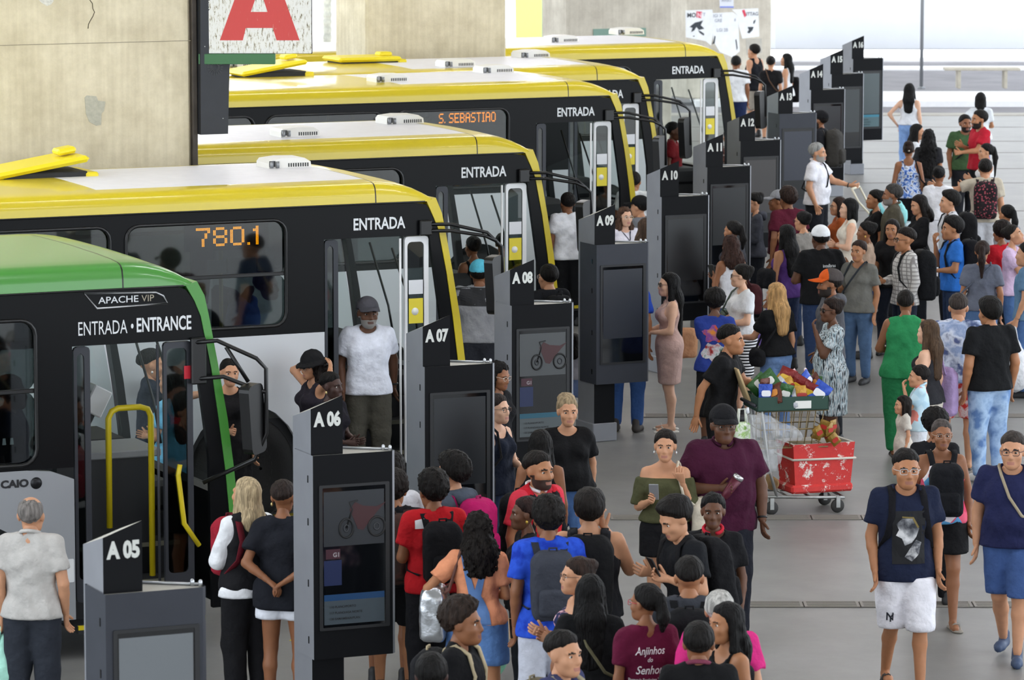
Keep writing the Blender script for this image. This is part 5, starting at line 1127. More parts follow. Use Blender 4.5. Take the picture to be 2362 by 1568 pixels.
p('man in black t-shirt with brown mottled backpack, facing totem A 06', 908, 1093, 1.65, 178, 'm', 't', 'curlytop', '#1d1714', top=('tee', '#17171a'), bot=('shorts', '#141416', {'hem': .55}), arms='PP', ex=(('pack', 'brown mottled backpack on the man in black t-shirt', '#3b2a26', False, 1.15, None, pattern('camo', '#2a1d1b', '#4a332d', '#33302c')),))
p('man in white t-shirt with a broad black strap, behind the brown backpack', 900, 1054, 1.70, 170, 'm', 'b', 'curlytop', '#17120f', top=('tee', '#dfe0e6'), bot=('shorts', '#3a1a20'), ex=(('strap', '#17171a', -1),))
p('man in red t-shirt with a white shoulder patch and black backpack', 1000, 1093, 1.72, -160, 'm', 'b', 'curlytop', '#14100e', top=('tee', '#b41a22'), bot=('trousers', '#1a1a1e'), arms='PP', ex=(('print', [(-.17, 1.33), (-.10, 1.33), (-.10, 1.40), (-.17, 1.39)], '#dcdce0', -1), ('pack', 'black backpack on the man in the red t-shirt', '#151518', False, .95)))
p('tall man in slate hoodie with a magenta backpack', 1047, 1052, 1.74, -122, 'm', 'm', 'curlytop', '#14110f', top=('hoodie', '#4a525e'), bot=('trousers', '#26282e'), arms='PP', ex=(('pack', 'magenta backpack with grey edge on the man in slate hoodie', '#b0185f', False, 1.05, '#8e1850'),))
h8 = p('woman in peach t-shirt and denim overall shorts seen from behind', 1100, 1185, 1.62, 172, 'f', 't', 'curly:.24', '#17120f', top=('tee', '#df946e', {'hem': .9}), bot=('minishorts', '#5578ac', {'hem': .6, 'off': .035}), arms='Hp', shoes='#d8d8dc', head=(-25, 0), ex=(('print', [(-.13, .9), (.13, .9), (.11, 1.0), (.045, 1.12), (.0, 1.16), (-.045, 1.12), (-.11, 1.0)], '#5578ac', -1, .006), ('print', [(-.045, 1.12), (0, 1.16), (-.075, 1.41), (-.105, 1.41)], '#5578ac', -1, .006), ('print', [(.045, 1.12), (.105, 1.41), (.075, 1.41), (0, 1.16)], '#5578ac', -1, .006), ('bag', 'shiny silver backpack slung at the side of the woman in denim overalls', mat('#b9bcc0', .25, .8, bump=.4, bscale=25), -1, .15, .21, .08, .98, -.02, True, '#6a4a42')))
x_plastic(h8, 'mint green plastic bag held by the woman in denim overalls', '#8fd0ae', 1, 0, 1.5)
p('man in black t-shirt with beige backpack straps, looking right', 1062, 1388, 1.70, 75, 'm', 'b', 'curlytop', '#2c211b', top=('tee', '#151518'), bot=('trousers', '#202228'), ex=(('pack', 'black backpack with beige straps on the man looking right', '#1b1b1e', False, 1, '#b5a789'),))
p('person with cropped black hair, dark clothes, below the beige strapped man', 995, 1510, 1.66, 178, 'm', 'k', 'short', '#0f0d0c', top=('tee', '#1a1a1d'), arms='PP', ex=(('pack', 'sand coloured backpack on the person with cropped black hair', '#6f6552', False, .9, '#a79a7c'),))
p('young man in slate blue t-shirt looking over his shoulder, beige straps', 1296, 1460, 1.66, 62, 'm', 'm', 'fade', '#15110f', top=('tee', '#3c4064'), ex=(('pack', 'khaki backpack on the young man in slate blue t-shirt', '#6d6653', False, 1, '#9a917a'),), head=(15, 0))
p('man in royal blue football shirt seen from behind, one arm hanging', 1265, 1155, 1.76, -172, 'm', 'b', 'curlytop', '#14100e', top=('tee', pattern('camo', '#1a37a8', '#2c55cc', '#2246b8'), {'hem': .8}), bot=('shorts', '#c3c6d2', {'hem': .42}), arms='DP', ex=(('pack', 'grey backpack on the man in royal blue football shirt', '#3a3d46', False, 1, '#2e3038'), ('phone', -1, 'phone in the low hand of the man in royal blue', '#b98a5a')))
p('man in black tank top with a large black backpack, hand at his ear', 1360, 1135, 1.76, 176, 'm', 'm', 'thick', '#17120f', top=('tank', '#232327'), bot=('trousers', '#1a1b20'), g=1.1, arms=('D', ((.07, .10, -.22), (-.16, -.06, .28))), ex=(('pack', 'large black backpack with key rings on the man in tank top', '#131315', False, 1.2),))
p('woman with round glasses in navy floral off shoulder top', 1335, 1290, 1.62, -78, 'f', 'm', 'bun', '#2e211b', top=('off', pattern('floral', '#20284a', '#20284a', '#20284a', '#d8a0b0', '#e8e0d8')), arms='PP', g=1.12, ex=(('glasses', '#8a6a5a'), ('clip', '#15130f', (0, -.11, .05), .03)))
p('woman with very long straight black hair and black t-shirt, olive strap', 1362, 1330, 1.60, 178, 'f', 'b', 'long:.45', '#0c0b0b', top=('tee', '#161719'), g=1.15, ex=(('strap', '#6a664e', 1),))
p('bearded man in red vest over white collar, short fade haircut', 1240, 1045, 1.74, 42, 'm', 't', 'fade', '#17110e', top=('polo', '#d43a4c', {'collar': '#eceef2'}), bot=('trousers', '#1c2028'), beard='#3a2a22', ex=(('vest', '#c01c2c', .88), ('pack', 'black backpack on the bearded man in red vest', '#18181b'), ('print', [(-.05, 1.40), (.05, 1.40), (.012, 1.2), (-.012, 1.2)], '#e6e8ee', 1)))
p('older woman in black blouse in profile, hair tied back, gold earring', 1215, 1150, 1.58, -82, 'f', 'd', 'pony:.12', '#2a1a17', top=('tee', '#121214'), g=1.15, ex=(('earring', '#c8a84a'),))
p('woman in black tank top with long black hair, between the two smiling women', 1247, 995, 1.60, 172, 'f', 'b', 'long:.36', '#100e0d', top=('tank', '#161618'), bot=('jeans', '#23252c'))
p('woman with streaked blond updo in black t-shirt and belted jeans', 1308, 917, 1.66, 12, 'f', 'm', 'updo', '#9b876a', top=('tee', '#131315', {'hem': .93}), bot=('jeans', JN), arms='WD', legs='W', g=1.15)
p('woman with glasses and pulled back hair in navy tank top', 1145, 912, 1.64, 55, 'f', 'l', 'pony:.32', '#2b221f', top=('tank', '#1f2534'), bot=('jeans', '#2a3550'), arms='pD', ex=(('glasses', '#6a5a50'), ('bag', 'black shoulder bag at the side of the woman in navy tank', '#141416', 1)))
p('woman with long dark curls and clear glasses, behind totem A 07', 1147, 838, 1.62, 62, 'f', 'b', 'curly:.3', '#14110f', top=('tee', '#1a1a1d'), head=(5, -12), ex=(('glasses', '#c9b8a8'),))
p('older man in white t-shirt and dark cap stepping off the bus with an orange bag', 848, 690, 1.72, 8, 'm', 'd', None, top=('tee', '#e4e8f4', {'hem': .84}), bot=('trousers', '#4c4a42'), arms=('W', 'd'), zb=.26, g=1.06, head=(-8, 2), beard='#8a8682', ex=(('cap', '#4b4a50'), ('watch', -1)))
p('woman with bucket hat, hands clasped behind the head', 722, 815, 1.60, -62, 'f', 'm', 'curly:.12', '#1c1512', top=('sleeveless', '#2a262e'), arms='UU', head=(0, -12), ex=(('hat', '#1a1a1c'), ('glasses', '#9a8a78')))
p('dark skinned woman with cropped hair and earrings, just behind totem A 06', 762, 862, 1.58, 58, 'f', 'k', 'fade', '#120f0e', top=('tee', '#1c1a22'), arms='pp', ex=(('earring',),))
p('woman in long black dress standing between the green bus and the 780.1 bus', 528, 830, 1.64, 18, 'f', 'm', 'slick', '#14110f', top=('dress', '#141315', {'hem': .12, 'flare': .2}), bot=None, arms='dp')
p('man in dark t-shirt with an arm round a girl, seen through the green bus', 347, 808, 1.70, 96, 'm', 'm', 'fade', '#15120f', top=('tee', '#232a38'), arms=('R', 'A'), ex=(('earring', '#e8e8e8'),))
p('girl in light blue dress with long hair, seen through the green bus', 396, 850, 1.64, -120, 'f', 'm', 'long:.5', '#3a2c26', top=('dress', '#79c1e6', {'hem': .4, 'flare': .24}), bot=None, arms='pp')
p('passenger in navy shirt sitting behind the green bus window', 22, 868, 1.70, 82, 'm', 'k', 'short', '#100e0d', top=('tee', '#1c2440'), legs='T', zb=.72)
p('passenger in bright blue shirt bent forward inside the 780.1 bus', 622, 628, 1.68, 70, 'm', 'd', 'short', '#14110f', top=('tee', '#3f5fae'), legs='T', zb=.86, lean=20)
p('woman in black tank top boarding the bus behind totem A 08', 1092, 548, 1.58, -150, 'f', 'b', 'bun', '#191310', top=('tank', '#161618'), zb=.24, bot=('jeans', '#2a2c33'), arms='pD')
p('heavy man in cyan cap and black and grey t-shirt seen from behind', 1106, 604, 1.76, 172, 'm', 'b', 'short', '#17120f', top=('tee', '#9fa1a6', {'hem': .9}), bot=('jeans', '#34363e', {'off': .03}), g=1.22, arms='pp', ex=(('cap', '#5fc3de'), ('print', [(-.24, 1.27), (.24, 1.27), (.24, 1.45), (-.24, 1.45)], '#2c2d31', -1, .004)))
p('passenger in yellow top with hair in a bun, inside the third bus', 1160, 540, 1.60, 175, 'f', 'b', 'bun', '#191310', top=('tee', '#e3cf3e'), legs='T', zb=.66)
p('man in white t-shirt and black trousers boarding the S. SEBASTIAO bus', 1310, 446, 1.66, -162, 'm', 'b', 'short', '#15110f', top=('tee', '#e6e8ee'), bot=('trousers', '#17181b'), arms='dF')
p('man with white framed glasses and black backpack, beside totem A 08', 1266, 612, 1.72, -150, 'm', 'm', 'short', '#14110f', top=('tee', '#1b1c20'), ex=(('glasses', '#e6d8d6'), ('pack', 'black backpack on the man with white framed glasses', '#17181b', False, 1.05)), bot=('trousers', '#17181b'), arms='pp')
p('small child in white t-shirt and blue shorts behind totem A 08', 1326, 772, .95, 165, 'f', 't', 'long:.2', '#191310', top=('tee', '#d5d3dc'), bot=('shorts', '#8ea6da'))
p('man in white football shirt with a green number, boarding the squeezed in bus', 1462, 398, 1.66, 172, 'm', 't', 'short', '#15110f', top=('tee', '#e9ecee'), arms='pp', ex=(('words', '8', -.02, 1.12, .16, '#1f7a55'),))
p('person in black cap and grey t-shirt behind the wavy haired girl', 1477, 455, 1.66, -120, 'm', 'm', 'short', '#15110f', top=('tee', '#6f7176'), ex=(('cap', '#161618'),))
p('girl with wavy brown hair in white v neck shirt beside totem A 09', 1441, 480, 1.58, 28, 'f', 'l', 'curly:.3', '#4f392c', top=('tee', '#dcd9e4'), bot=('jeans', DJ), ex=(('glasses', '#d8c8b8'), ('print', [(-.075, 1.41), (-.06, 1.41), (0, 1.29), (.06, 1.41), (.075, 1.41), (0, 1.26)], '#20263a', 1)))
p('woman in pink top and white shorts half behind totem A 10', 1492, 505, 1.60, 95, 'f', 'l', 'long:.35', '#4a382c', top=('tank', '#d98a94'), bot=('minishorts', '#e8edf4', {'hem': .58}))
p('man in blue jeans and dark blue shirt hidden behind totem A 09', 1446, 606, 1.76, 170, 'm', 't', 'short', '#15110f', top=('tee', '#2a4cb0'), bot=('jeans', '#3c5d94', {'off': .02}), arms='DD', shoes='#3a3430')
p('woman in tight pink dress and sunglasses with very long black hair', 1545, 632, 1.64, -82, 'f', 'l', 'long:.55', '#0d0c0c', top=('pencildress', '#c5a59c', {'hem': .52, 'flare': .145, 'off': .013, 'fold': .002}), bot=None, arms='pp', g=1.08, shoes=('s', '#e6e2da'), ex=(('bag', 'tan handbag with strap behind the woman in pink dress', '#b98a68', 1, .12, .17, .05, .92, -.24, False),('glasses', '#3a2418', True), ('phone', 1, 'phone held by the woman in the pink dress')))
# ---- far side
p('man in white t-shirt and navy trousers seen from behind, by the last yellow bus', 1698, 130, 1.72, 172, 'm', 'b', 'short', '#15110f', top=('tee', '#e8eaee'), bot=('trousers', '#1f2a4c'))
p('tall man in black tank top and grey shorts, looking left', 1740, 103, 1.80, -130, 'm', 'm', 'short', '#15110f', top=('tank', '#1a1c22'), bot=('shorts', '#a59e92'))
p('woman in short black dress with brown cross strap, beside the tall man in tank top', 1778, 131, 1.66, 172, 'f', 'm', 'bun', '#191412', top=('dress', '#1c1b1d', {'hem': .55, 'flare': .18}), bot=None, ex=(('strap', '#5a4436', 1),))
p('woman in white tank top with long black hair and a black bag', 1815, 125, 1.64, -110, 'f', 'm', 'long:.4', '#100e0d', top=('tank', '#e4e6ea'), bot=('trousers', '#18181b'), ex=(('bag', 'black shoulder bag on the woman in white tank top', '#131315', 1, .2, .26, .08, .98),))
p('woman with one hand on her hip in white top and light jeans', 2098, 194, 1.64, 165, 'f', 'l', 'long:.34', '#0e0d0d', top=('tank', '#e2e4ea', {'hem': .97}), bot=('jeans', '#7f9fd0'), arms=('H', 'D'))
p('woman with chin length black hair in white t-shirt, facing the street', 2262, 215, 1.60, 175, 'f', 't', 'bob', '#121010', top=('tee', '#e4e7ec'), bot=('jeans', '#6f8fc0'), arms='Hp')
p('bearded man in green t-shirt facing the man in red', 2226, 266, 1.69, 15, 'm', 'b', 'short', '#17120f', top=('tee', '#3f5a3a'), bot=('trousers', '#222328'), beard='#1c1512', g=1.1, ex=(('strap', '#232529', 1),))
p('bearded man in red t-shirt pointing, facing left', 2261, 255, 1.82, -70, 'm', 't', 'short', '#17120f', top=('tee', '#b01f30'), bot=('shorts', '#1c1c20'), arms=('F', 'P'), beard='#1c1512')
p('woman with a long curly black ponytail, raising a hand', 2276, 333, 1.62, -80, 'f', 'm', 'pony:.36', '#12100f', top=('sleeveless', '#dcdcde'), arms='FP', ex=(('clip', '#e8e4da', (0, -.13, .05), .016),))
p('man in beige shirt with spotted backpack, arm stretched to the woman in white', 2273, 368, 1.70, 176, 'm', 'm', 'short', '#17120f', top=('tee', '#bdb3a2'), bot=('trousers', '#c9cad0'), arms=(((.22, .02, -.10), (.25, .06, .04)), 'D'), ex=(('pack', 'dark backpack with pink spots on the man in beige shirt', '#2c2426', False, 1.1, None, pattern('dots', '#9a4a55', '#241d20', '#241d20')),))
p('woman in white top and long white skirt with gathered black hair', 2166, 385, 1.62, 165, 'f', 'b', 'bun', '#121010', top=('tee', '#e6e6ec', {'hem': .95}), bot=('longskirt', '#dfdfe6'))
p('woman in blue floral strappy top with pinned up hair, seen from behind', 2096, 330, 1.60, 176, 'f', 'b', 'updo', '#241813', top=('strappy', pattern('floral', '#2a4a9a', '#6f93d0', '#dfe4ee', '#1c2a55')), bot=('trousers', '#17181b'), g=1.1, ex=(('clip', '#d8d0c0', (0, -.13, .01), .016), ('bag', 'black bag on the shoulder of the woman in floral top', '#15151a', 1)))
p('woman with very long curly black hair seen from behind, black skirt', 2142, 300, 1.62, 172, 'f', 't', 'curly:.55', '#0f0d0d', top=('tee', '#2a2a2e'), bot=('skirt', '#17171a'))
p('woman with black hair in white shirt beside the very long curly hair', 2115, 288, 1.62, 80, 'f', 'm', 'long:.2', '#131110', top=('tee', '#dfe1e6'), bot=('jeans', DJ))
p('man in black cap and dark grey backpack beside totem A 14', 1893, 258, 1.76, -110, 'm', 'b', 'short', '#17120f', top=('tee', '#1c1c20'), bot=('trousers', '#1c1c20'), beard='#1c1512', ex=(('cap', '#17171a'), ('pack', 'dark grey backpack on the man in black cap', '#3b3936', False, 1.2)))
p('woman with dark hair and floral dress standing between totems A 12 and A 13', 1681, 300, 1.58, -160, 'f', 't', 'bun', '#2a1a16', top=('dress', pattern('floral', '#2a2626', '#8a5a50', '#3a3230', '#c8b8b0'), {'hem': .4}), bot=None)
p('driver in dark red shirt sitting in the farthest yellow bus', 1552, 283, 1.68, 80, 'm', 'd', 'short', '#14110f', top=('tee', '#7a1c22'), legs='T', zb=.55)
# ---- queue in the middle
w1_ = p('grey haired man in white polo shirt pushing a cart, black cross strap', 1884, 331, 1.72, 70, 'm', 'm', 'short', '#9a9a98', top=('polo', '#e6e5ec'), bot=('trousers', '#1b1c22'), arms=(((.05, .17, -.22), (.02, .24, -.06)), 'd'), g=1.2, beard='#a09a94', ex=(('strap', '#1a1a1c', 1), ('watch', -1)))
p('woman with glasses in charcoal hoodie in profile, looking down', 1743, 447, 1.60, -85, 'f', 'm', 'bun', '#14110f', top=('hoodie', '#43454d'), arms='pp', head=(0, -14), ex=(('glasses', '#2a2a2c'),))
p('person with grey cap and yellow collar half hidden by the maroon shirt', 1797, 442, 1.60, -95, 'm', 'b', 'short', '#2b1d17', top=('tee', '#5a2030', {'collar': '#d8a638'}), ex=(('cap', '#8e9096'),))
p('man with frizzy hair in maroon t-shirt seen from behind', 1819, 436, 1.72, -155, 'm', 'b', 'curlytop', '#2b1d17', top=('tee', '#571a2c'), bot=('jeans', DJ))
p('woman in taupe t-shirt with black bun and glasses, looking left', 1853, 490, 1.60, -135, 'f', 'm', 'bun', '#121010', top=('tee', '#8a857f'), bot=('jeans', DJ), ex=(('glasses', '#2a2a2c'),))
p('woman with glasses in rust orange top in profile', 1936, 457, 1.55, -85, 'f', 'm', 'bob', '#2e1f19', top=('tee', '#a05128'), ex=(('glasses', '#8a7a6a'),))
p('woman with black bob and ivory sleeveless top, arms folded', 1960, 460, 1.64, -88, 'f', 'l', 'bob', '#0f0e0e', top=('sleeveless', '#d8d0c2'), arms='XX', g=1.1)
p('woman with tied back hair in black t-shirt, in profile beside the olive shirt', 2020, 440, 1.62, -85, 'f', 't', 'bun', '#14110f', top=('tee', '#151517'))
p('grey bearded man in olive brown shirt looking left', 2061, 426, 1.72, -95, 'm', 'b', 'short', '#3c3a38', top=('shirt', '#4e4a3e'), beard='#8a8480', g=1.12)
p('woman in black jacket with straight dark hair, looking down', 2122, 452, 1.62, -75, 'f', 'm', 'long:.2', '#191412', top=('long', '#17171a'), head=(0, -14), arms='pp')
p('young man with black backpack and pale shirt in profile', 2193, 442, 1.70, -85, 'm', 'm', 'thick', '#14110f', top=('tee', '#c9cacf'), arms='DD', ex=(('pack', 'black backpack on the young man in pale shirt', '#151517', False, 1.2),))
p('woman with sleek black ponytail tied with a beige band, by the picture edge', 2324, 475, 1.60, -140, 'f', 't', 'pony:.3', '#0f0e0e', top=('tee', '#8c8a90'), ex=(('clip', '#c9b090', (0, -.125, .04), .014),))
p('woman with frizzy hair in red top behind the drinking woman', 2310, 515, 1.60, -150, 'f', 'b', 'afro', '#1d1512', top=('tee', '#c01f2c'))
p('woman in lilac t-shirt drinking with head thrown back', 2336, 520, 1.62, 70, 'f', 'm', 'bun', '#17120f', top=('tee', '#d3b8d6'), bot=('jeans', JN), arms=('p', 'C'), head=(0, 18), g=1.12)
p('man in white cap and black t-shirt with white print, arms folded, seen from behind', 1893, 524, 1.74, -165, 'm', 'd', 'short', '#14110f', top=('tee', '#151517'), bot=('jeans', '#2c3c5c'), arms='XX', g=1.15, ex=(('cap', '#e8eaee'), ('words', 'intelbras', .06, 1.27, .035, '#c8cacc')))
p('woman in purple tank top with long black hair and bracelet', 1815, 521, 1.66, -140, 'f', 't', 'long:.42', '#100e0e', top=('tank', '#523474'), bot=('jeans', '#26304a'), arms='dP', ex=(('plastic', 'lilac plastic bag hanging from the woman in purple tank top', '#8f74c8', -1, 0, 1.2), ('bag', 'black handbag in the crook of the arm of the purple tank top', '#1a1a1e', -1, .13, .12, .05, 1.1, .05, False)))
p('woman with brown curly hair in white tank top seen from behind', 1686, 545, 1.62, -150, 'f', 'b', 'curly:.16', '#3a2620', top=('tank', '#dddce2'), bot=('jeans', '#3a4c70'), arms='Pp', ex=(('bag', 'maroon shoulder bag on the woman in white tank top', '#4a2428', 1, .17, .18, .06, .95, 0, True, None), ('phone', -1, 'phone in the hand of the curly haired woman in white tank')))
p('woman with smooth dark hair behind the brown curly hair', 1692, 512, 1.62, -120, 'f', 't', 'pony:.2', '#171412', top=('tee', '#33343a'))
p('woman with glasses in white t-shirt and striped skirt with a green grey bag', 1712, 612, 1.64, -72, 'f', 'l', 'bun', '#15110f', top=('tee', '#e4e6ea', {'hem': .95}), bot=('pencil', pattern('stripe', '#16161a', '#e8e8ea', scale=1.2), {'hem': .48}), arms='pp', g=1.12, head=(30, 0), ex=(('glasses', '#20201f'), ('bag', 'green grey shoulder bag on the woman in striped skirt', '#56635c', 1, .18, .17, .08, 1.02, -.05)))
p('woman with short black curls in blue t-shirt with colourful print, seen from behind', 1649, 672, 1.60, 172, 'f', 'd', 'afro', '#120f0e', top=('tee', '#2c3f8c', {'hem': .84}), bot=('skirt', '#17171a', {'hem': .35}), arms='Cp', ex=(('print', [(.11 * math.cos(a) * (1 + .25 * math.sin(5 * a)), 1.25 + .085 * math.sin(a) * (1 + .25 * math.sin(5 * a))) for a in np.linspace(0, 6.0, 22)], pattern('camo', '#c85a2c', '#7a4a9a', '#d88a3a'), -1), ('print', [(.13 * math.cos(a) * (1 + .15 * math.sin(4 * a)), 1.06 + .09 * math.sin(a) * (1 + .2 * math.sin(7 * a))) for a in np.linspace(0, 6.0, 22)], pattern('camo', '#20502c', '#c8ccd0', '#a83230', '#2a2a30'), -1)))
p('blonde woman in black t-shirt and light jeans, arm stretched left', 1791, 655, 1.64, -140, 'f', 'm', 'long:.36', '#b58d5c', top=('tee', '#151517', {'hem': .95}), bot=('jeans', '#6f8dbb'), arms=('F', 'D'), ex=(('bag', 'small black bag with strap on the blonde woman in jeans', '#18181b', -1, .1, .1, .04, .95, 0, True, None, True),))
p('woman in grey t-shirt looking over her shoulder, dark shoulder bag', 1982, 557, 1.60, -35, 'f', 't', 'bun', '#2c1d17', top=('tee', '#6f6e69'), bot=('jeans', '#4c6484'), arms='DP', g=1.15, ex=(('bag', 'dark grey tote bag on the woman in grey t-shirt', '#2f3338', 1, .2, .24, .07, .95), ('strap', '#2f3338', 1)))
yb = p('woman with hoop earring in beige top holding a pink phone', 2000, 513, 1.60, -100, 'f', 'b', 'bun', '#14110f', top=('tee', '#b39a86'), bot=('jeans', '#33405e'), arms='Pp', ex=(('earring', '#d8b45a'), ('phone', -1, 'pink phone in the hand of the woman in beige top', '#e08090')))
p('girl with long dark hair in black top looking back', 2058, 508, 1.60, -18, 'f', 't', 'long:.3', '#191310', top=('tee', '#161618'), bot=('jeans', '#222630'))
p('man with black glasses in white plaid shirt, backpack on one shoulder', 2090, 527, 1.70, -78, 'm', 't', 'fade', '#1c1512', top=('long', plaid('#d2cfcc', '#8f8a88'), {'hem': .84}), bot=('trousers', '#1f2636'), arms='Dp', ex=(('glasses', '#151517'), ('pack', 'bulky black backpack on the man in plaid shirt', '#17181b', False, 1.25)))
p('man in blue t-shirt with hand on chin and black backpack', 2199, 502, 1.70, -82, 'm', 't', 'thick', '#14110f', top=('tee', '#2f6fc4'), bot=('jeans', DJ), arms='pC', ex=(('pack', 'big black backpack on the man in blue t-shirt', '#151519', False, 1.2),))
p('woman in slate grey t-shirt with brown ponytail seen from behind', 2266, 558, 1.62, 172, 'f', 't', 'pony:.28', '#2b1d18', top=('tee', '#6c7180', {'hem': .9}), bot=('jeans', '#5b7aa6'), g=1.1, ex=(('bag', 'pale small bag with strap on the woman in slate grey', '#a5a29e', -1, .1, .1, .04, .98, 0, True, '#5a5f6c', True),))
rb = p('person in steel blue t-shirt at the right, carrying white plastic bags', 2372, 560, 1.70, -110, 'm', 'm', 'short', '#17120f', top=('tee', '#5f7f9e'), bot=('jeans', JN), arms='dd', ex=(('plastic', 'white plastic bag carried by the person in steel blue', '#dfe0e4', -1, 0, 1.6), ('plastic', 'red paper bag carried by the person in steel blue', '#a8342c', 1, 0, 1.2)))
p('man with greying beard in orange and grey cap and grey hoodie', 1917, 625, 1.74, -82, 'm', 'b', 'short', '#1c1613', top=('hoodie', '#55565c', {'hem': .82}), bot=('trousers', '#1c1d22'), arms='Dd', beard='#2a221e', ex=(('cap', '#4a4443', False, '#d0591f', '#d0591f'),))
p('woman in black and white patterned dress and sunglasses, hand on chin', 1920, 690, 1.62, -78, 'f', 'd', 'bun', '#231712', top=('shirtdress', pattern('streak', '#1c1f24', '#4a555c', '#dfe6e8', '#9db6c2', '#15171b', scale=1.5), {'hem': .5, 'flare': .2}), bot=None, arms='CD', g=1.15, shoes=('s', '#2a2422'), ex=(('glasses', '#15110f', True), ('bag', 'brown paper bag with red lining beside the patterned dress', '#8a6138', 1, .15, .2, .09, .78, -.05, False)))
p('woman in green sleeveless top and matching green trousers seen from behind', 2089, 672, 1.66, 172, 'f', 'b', 'short', '#191512', top=('sleeveless', '#2f8a55', {'hem': .82}), bot=('trousers', '#2c8050', {'off': .03}), arms='pP', g=1.25, shoes=('s', '#3a3430'))
p('woman with long streaked brown hair and cream skirt, lilac shoulder bag', 2143, 741, 1.58, -120, 'f', 'l', 'long:.42', '#4d3b2c', top=('strappy', '#2a2a2e'), bot=('longskirt', '#cfc6ba'), ex=(('bag', 'lilac shoulder bag on the woman with streaked brown hair', '#a790bb', 1, .2, .26, .06, .95),))
p('man in blue and white tie dye t-shirt and red shorts seen from behind', 2211, 680, 1.72, 172, 'm', 'm', 'fade', '#3a322e', top=('tee', pattern('tiedye', '#4c5a80', '#b9c6e0', '#8fa2c8', '#d8dfee', '#55608a')), bot=('shorts', pattern('camo', '#cf3a34', '#d8443c', '#e8d8d4', '#cf3a34')), arms='pp', g=1.1, shoes=('s', '#2a2422'))
p('man in black t-shirt and washed jeans with sunglasses on his head', 2285, 690, 1.76, -155, 'm', 't', 'thick', '#14110f', top=('tee', '#151618'), bot=('jeans', pattern('tiedye', '#6f90c0', '#a8c2e0', '#5c7cae'), {'off': .018}), arms='DD', g=1.15, shoes='#d8d8d8')
p('boy in light blue shirt with starfish print, hand at his mouth', 2122, 845, 1.22, -95, 'm', 'm', 'short', '#191412', top=('polo', pattern('patch', '#b8d8ea', '#c4e0ee', '#e08a80', '#b8d8ea', '#c8e2f0')), bot=('shorts', '#d8dce4'), arms='Cd', shoes=('s', '#5a4a40'))
p('small girl with dark fringe in pale dress beside the boy in light blue', 2084, 915, .98, -80, 'f', 'm', 'bob', '#1c1512', top=('dress', '#c9c2b8', {'hem': .45}), bot=None, shoes=None)
p('man in black t-shirt pushing the loaded snack trolley', 1688, 752, 1.70, 72, 'm', 't', 'fade', '#14110f', top=('tee', '#161618'), bot=('trousers', '#17171a'), arms='FW', lean=8)
p('person with black curls in black t-shirt behind the woman in patterned halter', 2157, 950, 1.58, 178, 'f', 'b', 'afro', '#120f0e', top=('tee', '#19191c'), bot=('trousers', '#17171a'))
hl = p('woman with glasses in red patterned halter top and black shorts, bag on her chest', 2172, 970, 1.64, 4, 'f', 'b', 'slick', '#4a4340', top=('strappy', pattern('patch', '#c8405a', '#e8e0e4', '#5a9ac8', '#e0607a', '#d8486a')), bot=('minishorts', '#141416', {'hem': .62, 'off': .03}), arms='dd', legs='W', shoes=('s', '#8a8278'), g=1.1, ex=(('glasses', '#b8a090'), ('pack', 'black backpack worn on the chest of the woman in halter top', '#17181c', True, .95)))
ny = p('young man in navy printed t-shirt and white shorts with black backpack straps', 2090, 1040, 1.79, 6, 'm', 't', 'fade', '#14100e', top=('tee', '#1a2138', {'hem': .80}), bot=('shorts', '#e4e3ea', {'hem': .46, 'off': .03}), arms='dd', legs='W', shoes=('s', '#3a3430'), ex=(('glasses', '#c8ccd0'), ('pack', 'black backpack on the young man in white shorts', '#131318')))
p('smiling man with glasses in navy t-shirt and blue shorts with a beige strap', 2337, 1000, 1.74, -14, 'm', 'm', 'fade', '#3c3531', top=('tee', '#22264a', {'hem': .86}), bot=('shorts', '#40598c', {'hem': .5}), arms='dD', legs='W', shoes='#3a4a68', g=1.18, ex=(('glasses', '#2a2a3a'), ('strap', '#a89c84', -1)))
bg_ = p('large man in burgundy shirt and black cap with wristwatch', 1668, 940, 1.81, 10, 'm', 'd', 'short', '#14110f', top=('shirt', '#431730', {'hem': .80, 'off': .03}), bot=('trousers', '#1b1d26'), arms=('d', 'X'), legs='W', g=1.28, ex=(('cap', '#17171a'), ('glasses', '#5a5048'), ('watch', -1)))
ol = p('young woman in olive off shoulder top and black shorts holding a phone', 1535, 995, 1.66, -6, 'f', 'm', 'bun', '#1c1613', top=('off', '#4c4d34', {'sleeve': .95, 'hem': .98}), bot=('minishorts', '#17171a', {'hem': .70}), arms=('S', 'P'), legs='W', ex=(('earring', '#d8dce0'), ('phone', 1, 'phone held by the woman in olive top', '#8a8c90'), ('bag', 'cream tote bag on the shoulder of the woman in olive', '#cfc6b4', -1, .16, .2, .05, .98, -.06)))
p('young man in black t-shirt bent over his phone, black backpack', 1556, 1152, 1.74, -62, 'm', 'm', 'thick', '#15110f', top=('tee', '#17191d'), bot=('trousers', '#191b20'), arms='PP', head=(0, -28), lean=10, ex=(('pack', 'black backpack on the young man bent over his phone', '#141417', False, 1.15), ('phone', -1, 'phone of the young man bent forward')))
p('woman with wet black curls and red collared black jersey', 1645, 1142, 1.66, -4, 'f', 'd', 'braid', '#100e0e', top=('tee', '#17171a', {'collar': '#c8283a'}), bot=('trousers', '#17171a'), arms='dX', ex=(('print', [(.13, 1.22), (.2, 1.22), (.2, 1.36), (.13, 1.38)], '#dcd6da', 1),))
p('man in charcoal t-shirt with black backpack seen from behind, below the bent young man', 1590, 1288, 1.70, 178, 'm', 't', 'fade', '#14110f', top=('tee', '#3e4148'), ex=(('pack', 'black backpack on the man in charcoal t-shirt', '#17181b', False, 1.05),), arms='PP')
